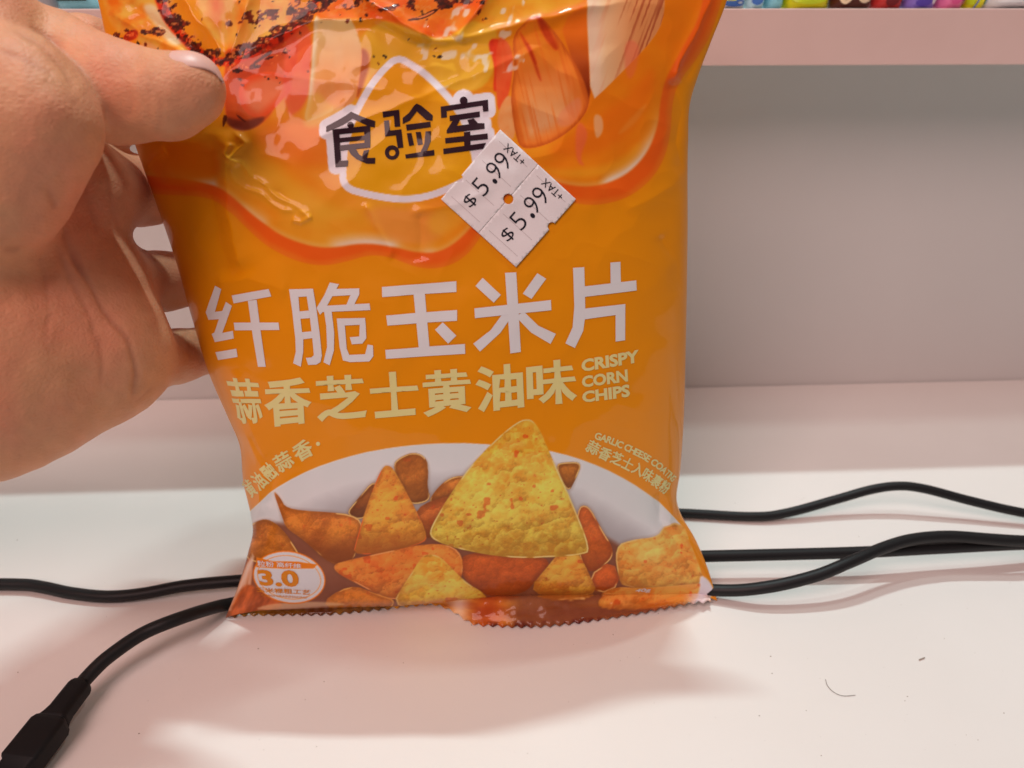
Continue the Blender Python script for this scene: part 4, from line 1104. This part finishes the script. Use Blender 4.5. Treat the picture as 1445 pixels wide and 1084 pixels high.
# ------------------------------------------------------------------ cables
def cat(pts, n=14):
    p = np.asarray(pts, float); p = np.vstack([2 * p[0] - p[1], p, 2 * p[-1] - p[-2]]); out = []
    for i in range(1, len(p) - 2):
        for t in np.linspace(0, 1, n, endpoint=False):
            out.append(.5 * ((2 * p[i]) + (-p[i - 1] + p[i + 1]) * t + (2 * p[i - 1] - 5 * p[i] + 4 * p[i + 1] - p[i + 2]) * t * t + (-p[i - 1] + 3 * p[i] - 3 * p[i + 1] + p[i + 2]) * t ** 3))
    out.append(p[-2]); return np.array(out)
def tube(name, path, rad, m, seg=16):
    path = np.asarray(path); n = len(path)
    rad = np.broadcast_to(rad, n)
    tg = np.gradient(path, axis=0); tg /= np.linalg.norm(tg, axis=1)[:, None]
    up_ = np.array([0, 0, 1.0]); V_ = []; Fs = []
    for i in range(n):
        s1 = np.cross(tg[i], up_); s1 /= np.linalg.norm(s1); s2 = np.cross(s1, tg[i])
        for k_ in range(seg):
            a = 2 * math.pi * k_ / seg
            V_.append(path[i] + rad[i] * (math.cos(a) * s1 + math.sin(a) * s2))
    for i in range(n - 1):
        for k_ in range(seg):
            a, b = i * seg + k_, i * seg + (k_ + 1) % seg
            Fs.append((a, b, b + seg, a + seg))
    Fs.append(tuple(range(seg))[::-1]); Fs.append(tuple((n - 1) * seg + k_ for k_ in range(seg)))
    return mesh_obj(name, V_, Fs, m)
def cable_path(pts):                         # (px, py, height of the centre line in mm)
    return cat([floor_pt(x, y, h * 1e-3) for x, y, h in pts])
R1, R2 = 0.00185, 0.0021
c1 = tube('cable', cable_path([(700, 735, 2.2), (830, 722, 2.2), (958, 724, 2.2), (1060, 729, 2.4), (1110, 724, 3.5), (1180, 705, 7.5), (1230, 691, 11), (1268, 686, 12.5), (1305, 690, 12), (1370, 707, 8.5), (1445, 724, 5.5), (1560, 742, 3), (1750, 748, 2.1)]), R1, M_cable)
tag(c1, 'thin black cable arching up behind the other two, right of the bag', 'cable')
c2 = tube('cable', cable_path([(-260, 845, 2.0), (-120, 838, 2.2), (-40, 826, 2.6), (30, 825, 2.6), (62, 829, 2.4), (100, 837, 2.2), (150, 842, 2.2), (200, 838, 3.0), (260, 827, 4.8), (332, 820, 6.0), (450, 812, 7.5), (620, 800, 8.5), (800, 790, 9), (1000, 785, 9.5), (1200, 780, 10), (1320, 774, 9.5), (1445, 768, 8.5), (1600, 764, 5), (1800, 768, 2.2)]), R2, M_cable)
tag(c2, 'black cable running straight behind the bag, crossed over on its right', 'cable')
plugc = empty('charging_cable', floor_pt(60.0, 1040.0))
tag(plugc, 'black charging cable ending in a plug in the lower left corner', 'cable')
p3 = cable_path([(108, 975, 7.0), (124, 955, 7.8), (152, 928, 9.5), (200, 895, 11), (250, 874, 11.5), (300, 858, 6), (335, 850, 2.3), (420, 832, 2.2), (560, 815, 2.2), (760, 812, 2.2), (900, 822, 2.4), (1010, 833, 4.0), (1080, 829, 7.5), (1150, 813, 11), (1200, 793, 14), (1250, 772, 15.2), (1290, 761, 15.5), (1340, 757, 15), (1400, 761, 13.8), (1450, 764, 12.8), (1600, 770, 8), (1800, 776, 2.2)])
cord = tube('cord', p3, R2, M_cable); keep_parent(cord, plugc)
# plug: rounded-rectangle sections swept from the strain relief to the tip
pa = floor_pt(113.0, 969.0, 0.0070); pb = floor_pt(76.0, 1017.0, 0.0062)
ad = (pb - pa) / np.linalg.norm(pb - pa); sd = np.cross(ad, [0, 0, 1.0]); sd /= np.linalg.norm(sd); ud = np.cross(sd, ad)
plen = np.linalg.norm(pb - pa)
def rr_section(c, hw, hh, r, n=7):
    out = []
    r = min(r, hw, hh)
    for qx, qy, a0 in ((1, 1, 0), (-1, 1, 90), (-1, -1, 180), (1, -1, 270)):
        for i in range(n):
            a = R(a0 + 90 * i / (n - 1))
            out.append(c + sd * (qx * (hw - r) + r * math.cos(a)) + ud * (qy * (hh - r) + r * math.sin(a)))
    return out
def sweep(name, prof, m):
    V_, Fs = [], []; n = 28
    for k_, hw, hh, r in prof: V_ += rr_section(pa + ad * k_, hw * 1e-3, hh * 1e-3, r * 1e-3)
    for i in range(len(prof) - 1):
        for j in range(n):
            a, b = i * n + j, i * n + (j + 1) % n
            Fs.append((a, b, b + n, a + n))
    Fs.append(tuple(range(n))[::-1]); Fs.append(tuple((len(prof) - 1) * n + j for j in range(n)))
    o = mesh_obj(name, V_, Fs, m)
    b_ = bmesh.new(); b_.from_mesh(o.data); bmesh.ops.recalc_face_normals(b_, faces=b_.faces[:]); b_.to_mesh(o.data); b_.free()
    return o
E0 = plen; E1 = float(np.linalg.norm(floor_pt(24.0, 1080.0, 0.0045) - pa))
relief = sweep('strain_relief', [(-.0010, 2.6, 2.4, 1.6), (-.0003, 3.0, 2.6, 1.6), (.0006, 3.2, 2.7, 1.6), (E0 * .72, 3.3, 2.7, 1.6), (E0 * .90, 3.7, 2.8, 1.6), (E0 + .0004, 4.3, 2.9, 1.6)], M_plug); keep_parent(relief, plugc)
plug = sweep('plug_body', [(E0, 4.0, 2.8, 1.4), (E0 + .0006, 4.7, 3.1, 1.4), (E0 + .0018, 5.1, 3.3, 1.2), (E1 - .0006, 5.2, 3.3, 1.2), (E1, 4.9, 3.1, 1.2), (E1 + .0002, 4.5, 2.7, 1.2), (E1 + .003, 4.4, 2.6, 1.2)], M_plug); keep_parent(plug, plugc)
tip = sweep('metal_tip', [(E1 + .0029, 4.0, 1.2, 1.2), (E1 + .0096, 4.0, 1.2, 1.2), (E1 + .010, 3.6, .9, .9)], M_metal); tip.parent = plug; tip.matrix_parent_inverse = plug.matrix_parent_inverse.copy()
clip_c = pa + ad * (E1 - .0020) + ud * 0.0031 + sd * (-0.0022)
gl = tube('metal_clip', cat([clip_c, clip_c + ad * .002 + ud * .0005, clip_c + ad * .0045 + ud * .0003, clip_c + ad * .0065 - ud * .0003]), np.array([.0006] * 14 + [.001] * 14 + [.001] * 14 + [.0007]), M_metal); gl.parent = plug; gl.matrix_parent_inverse = plug.matrix_parent_inverse.copy()

# ------------------------------------------------------------------ packets standing on the upper shelf
def flat(name, c, rough=0.4): return mat(name, tuple(srgb(*c)), rough=rough, spec=0.4)
def packet(x0, x1, hgt, base, patches, label, dep=0.016, kind='pouch', y0=0.345):
    """x0, x1: extent in photo pixels at the shelf edge; patches: (x from 0..1, x to, z from 0..1, z to, colour, round)"""
    patches = [(p[0], p[1], min(p[2] * 2.3, .9), min(p[3] * 2.3, .97), p[4], p[5]) for p in patches]
    wp = on_plane(np.array([x0, x1], float), np.array([6.0, 6.0]), np.array([0, y0, 0]), np.array([0, 1.0, 0]))
    xa, xb = wp[0, 0] + .0004, wp[1, 0] - .0004
    e = tag(empty('snack_packet' if kind == 'pouch' else 'clear_box', ((xa + xb) / 2, y0 + dep / 2, UP_TOP)), label, 'packet' if kind == 'pouch' else 'box', 'packets on the upper shelf')
    n, m_ = 15, 19
    a, b = np.meshgrid(np.linspace(0, 1, n), np.linspace(0, 1, m_))
    def fr(a, b):
        px_ = 1 - np.abs(2 * a - 1) ** 4; pz = np.clip(1 - np.abs(2 * b - .9) ** 6, 0.12, 1)
        return dep / 2 * (1 - (0.15 + .85 * px_ * pz) * (1 if kind == 'pouch' else .98))
    X = (a - .5) * (xb - xa); Zz = b * hgt
    f1 = np.stack([X, -dep / 2 + fr(a, b), Zz], -1).reshape(-1, 3); f2 = np.stack([X, dep / 2 - fr(a, b), Zz], -1).reshape(-1, 3)
    i = np.arange(n * m_).reshape(m_, n)
    fa = grid_faces(n, m_); fb = grid_faces(n, m_, True) + n * m_
    side = []
    ring_ = list(i[0, :]) + list(i[1:, -1]) + list(i[-1, -2::-1]) + list(i[-2:0:-1, 0])
    for q_ in range(len(ring_)):
        s0, s1 = ring_[q_], ring_[(q_ + 1) % len(ring_)]
        side.append((s0 + n * m_, s1 + n * m_, s1, s0))
    mesh_obj('body', np.vstack([f1, f2]), np.concatenate([fa, fb, np.array(side)]), base, e)
    for (pa0, pa1, pb0, pb1, cm, rnd) in patches:
        if rnd:
            pts = [(.5 + .5 * math.cos(z), .5 + .5 * math.sin(z)) for z in np.linspace(0, 6.283, 18, endpoint=False)]
            aa_ = np.array([pa0 + (pa1 - pa0) * p[0] for p in pts] + [(pa0 + pa1) / 2]); bb_ = np.array([pb0 + (pb1 - pb0) * p[1] for p in pts] + [(pb0 + pb1) / 2])
            fs = [(k_, (k_ + 1) % 18, 18) for k_ in range(18)]
        else:
            ga, gb = np.meshgrid(np.linspace(pa0, pa1, 6), np.linspace(pb0, pb1, 6)); aa_, bb_ = ga.ravel(), gb.ravel(); fs = grid_faces(6, 6).tolist()
        vv3 = np.stack([(aa_ - .5) * (xb - xa), -dep / 2 + fr(aa_, bb_) - .0009, bb_ * hgt], -1)
        mesh_obj('printed_patch', vv3, fs, cm, e)
    return e
KC = {n: flat('print_' + n, c) for n, c in dict(white=(238, 238, 240), blue=(70, 120, 200), cyan=(150, 220, 236), yellow=(240, 236, 30), lime=(200, 226, 40), brown=(92, 44, 34), cream=(246, 226, 190), egg=(244, 190, 30), red=(206, 60, 56), maroon=(120, 20, 26), pinkish=(236, 150, 150), violet=(150, 130, 220), darkviolet=(90, 70, 180), pink=(240, 130, 178), hotpink=(226, 90, 150), grey=(190, 188, 192), green=(60, 90, 40), darkgreen=(26, 44, 22), orange=(238, 150, 60), ice=(200, 240, 250)).items()}
packet(1010, 1058, 0.032, KC['white'], [(.1, .6, .04, .13, KC['yellow'], 0), (.2, .95, 0.01, .05, KC['blue'], 1)], 'white packet with yellow and blue print nearest the bag corner')
packet(1059, 1085, 0.029, KC['ice'], [(.1, .7, .02, .07, KC['blue'], 1), (.3, .9, .06, .12, KC['white'], 1)], 'narrow pale packet with blue blots on the upper shelf')
packet(1086, 1112, 0.034, KC['cyan'], [(.3, .9, .05, .15, KC['ice'], 0)], 'plain cyan packet on the upper shelf')
packet(1113, 1179, 0.036, KC['yellow'], [(.05, .9, .02, .09, KC['lime'], 1), (.3, .6, .06, .16, KC['white'], 1), (.66, .78, .075, .12, KC['red'], 1), (.78, .86, .075, .12, KC['blue'], 1)], 'wide yellow packet with lime and white print')
packet(1180, 1238, 0.036, KC['brown'], [(.05, .42, .02, .16, KC['cream'], 1), (.14, .30, .04, .11, KC['egg'], 1), (.45, .98, .025, .14, KC['cream'], 1), (.62, .74, .06, .10, KC['egg'], 1)], 'dark brown packet with cream and egg yellow print')
packet(1239, 1283, 0.034, KC['red'], [(.25, .7, .01, .07, KC['maroon'], 1), (.3, .75, .06, .15, KC['pinkish'], 1), (.8, .99, .03, .13, KC['white'], 1)], 'red packet with maroon and white spots')
packet(1284, 1330, 0.034, KC['violet'], [(.2, .7, .01, .05, KC['darkviolet'], 1), (.2, .6, .05, .15, KC['white'], 1), (.68, .9, .02, .12, KC['white'], 1)], 'violet packet with white spots')
packet(1331, 1370, 0.034, KC['pink'], [(.3, .65, .02, .06, KC['hotpink'], 1), (.2, .5, .06, .13, KC['pinkish'], 1), (.82, .99, .02, .1, KC['white'], 1)], 'pink packet with hot pink blot')
packet(1371, 1399, 0.032, KC['yellow'], [(.02, .2, .02, .12, KC['lime'], 0), (.28, .36, .0, .2, KC['blue'], 0), (.85, .98, .02, .15, KC['cyan'], 0)], 'small yellow and lime packet with a blue line')
M_clear = mat('clear_plastic', (0.80, 0.79, 0.81), rough=0.2, spec=0.5)
packet(1400, 1500, 0.021, M_clear, [(.02, .9, .05, .07, KC['white'], 0)], 'pale grey clear plastic box at the right end', dep=.03, kind='clear_box', y0=.340)
packet(-60, 70, 0.038, KC['grey'], [(.1, .9, .2, .8, KC['white'], 0)], 'grey packet behind the hand in the top left corner')
packet(71, 150, 0.042, KC['cyan'], [(.0, .66, .03, .42, KC['darkgreen'], 0)], 'pale cyan packet with dark green picture above the thumb', dep=.014, y0=.345)

# ------------------------------------------------------------------ dust, a hair
hr = cat([floor_pt(x, y, .00025) for x, y in ((1165, 959), (1168, 968), (1177, 977), (1190, 982), (1207, 981))], 8)
tag(tube('hair', hr, .00007, M_hair, 6), 'short curved dark hair lying on the shelf near the lower right', 'hair')
l2 = cat([floor_pt(x, y, .0004) for x, y in ((1297, 931), (1301, 929.5), (1305, 928))], 6)
tag(tube('lint_fibre', l2, .00018, M_dust, 6), 'tiny brown lint fibre on the shelf at the right', 'lint')
bm = bmesh.new()
rd_ = random.Random(21)
for _ in range(150):
    x, y = rd_.uniform(20, 1430), rd_.uniform(700, 1075)
    p = floor_pt(x, y, 0.0); r = rd_.choice([.00005, .00006, .00008, .0001, .00016])
    g = bmesh.ops.create_icosphere(bm, subdivisions=1, radius=r)
    sx_, sy_ = rd_.uniform(.7, 1.8), rd_.uniform(.7, 1.5)
    for v in g['verts']: v.co = Vector((v.co.x * sx_ + p[0], v.co.y * sy_ + p[1], v.co.z * .6 + r * .4))
tag(bm_obj('dust_specks', bm, M_dust), 'fine dark dust specks scattered over the white shelf', 'dust', kind='stuff')
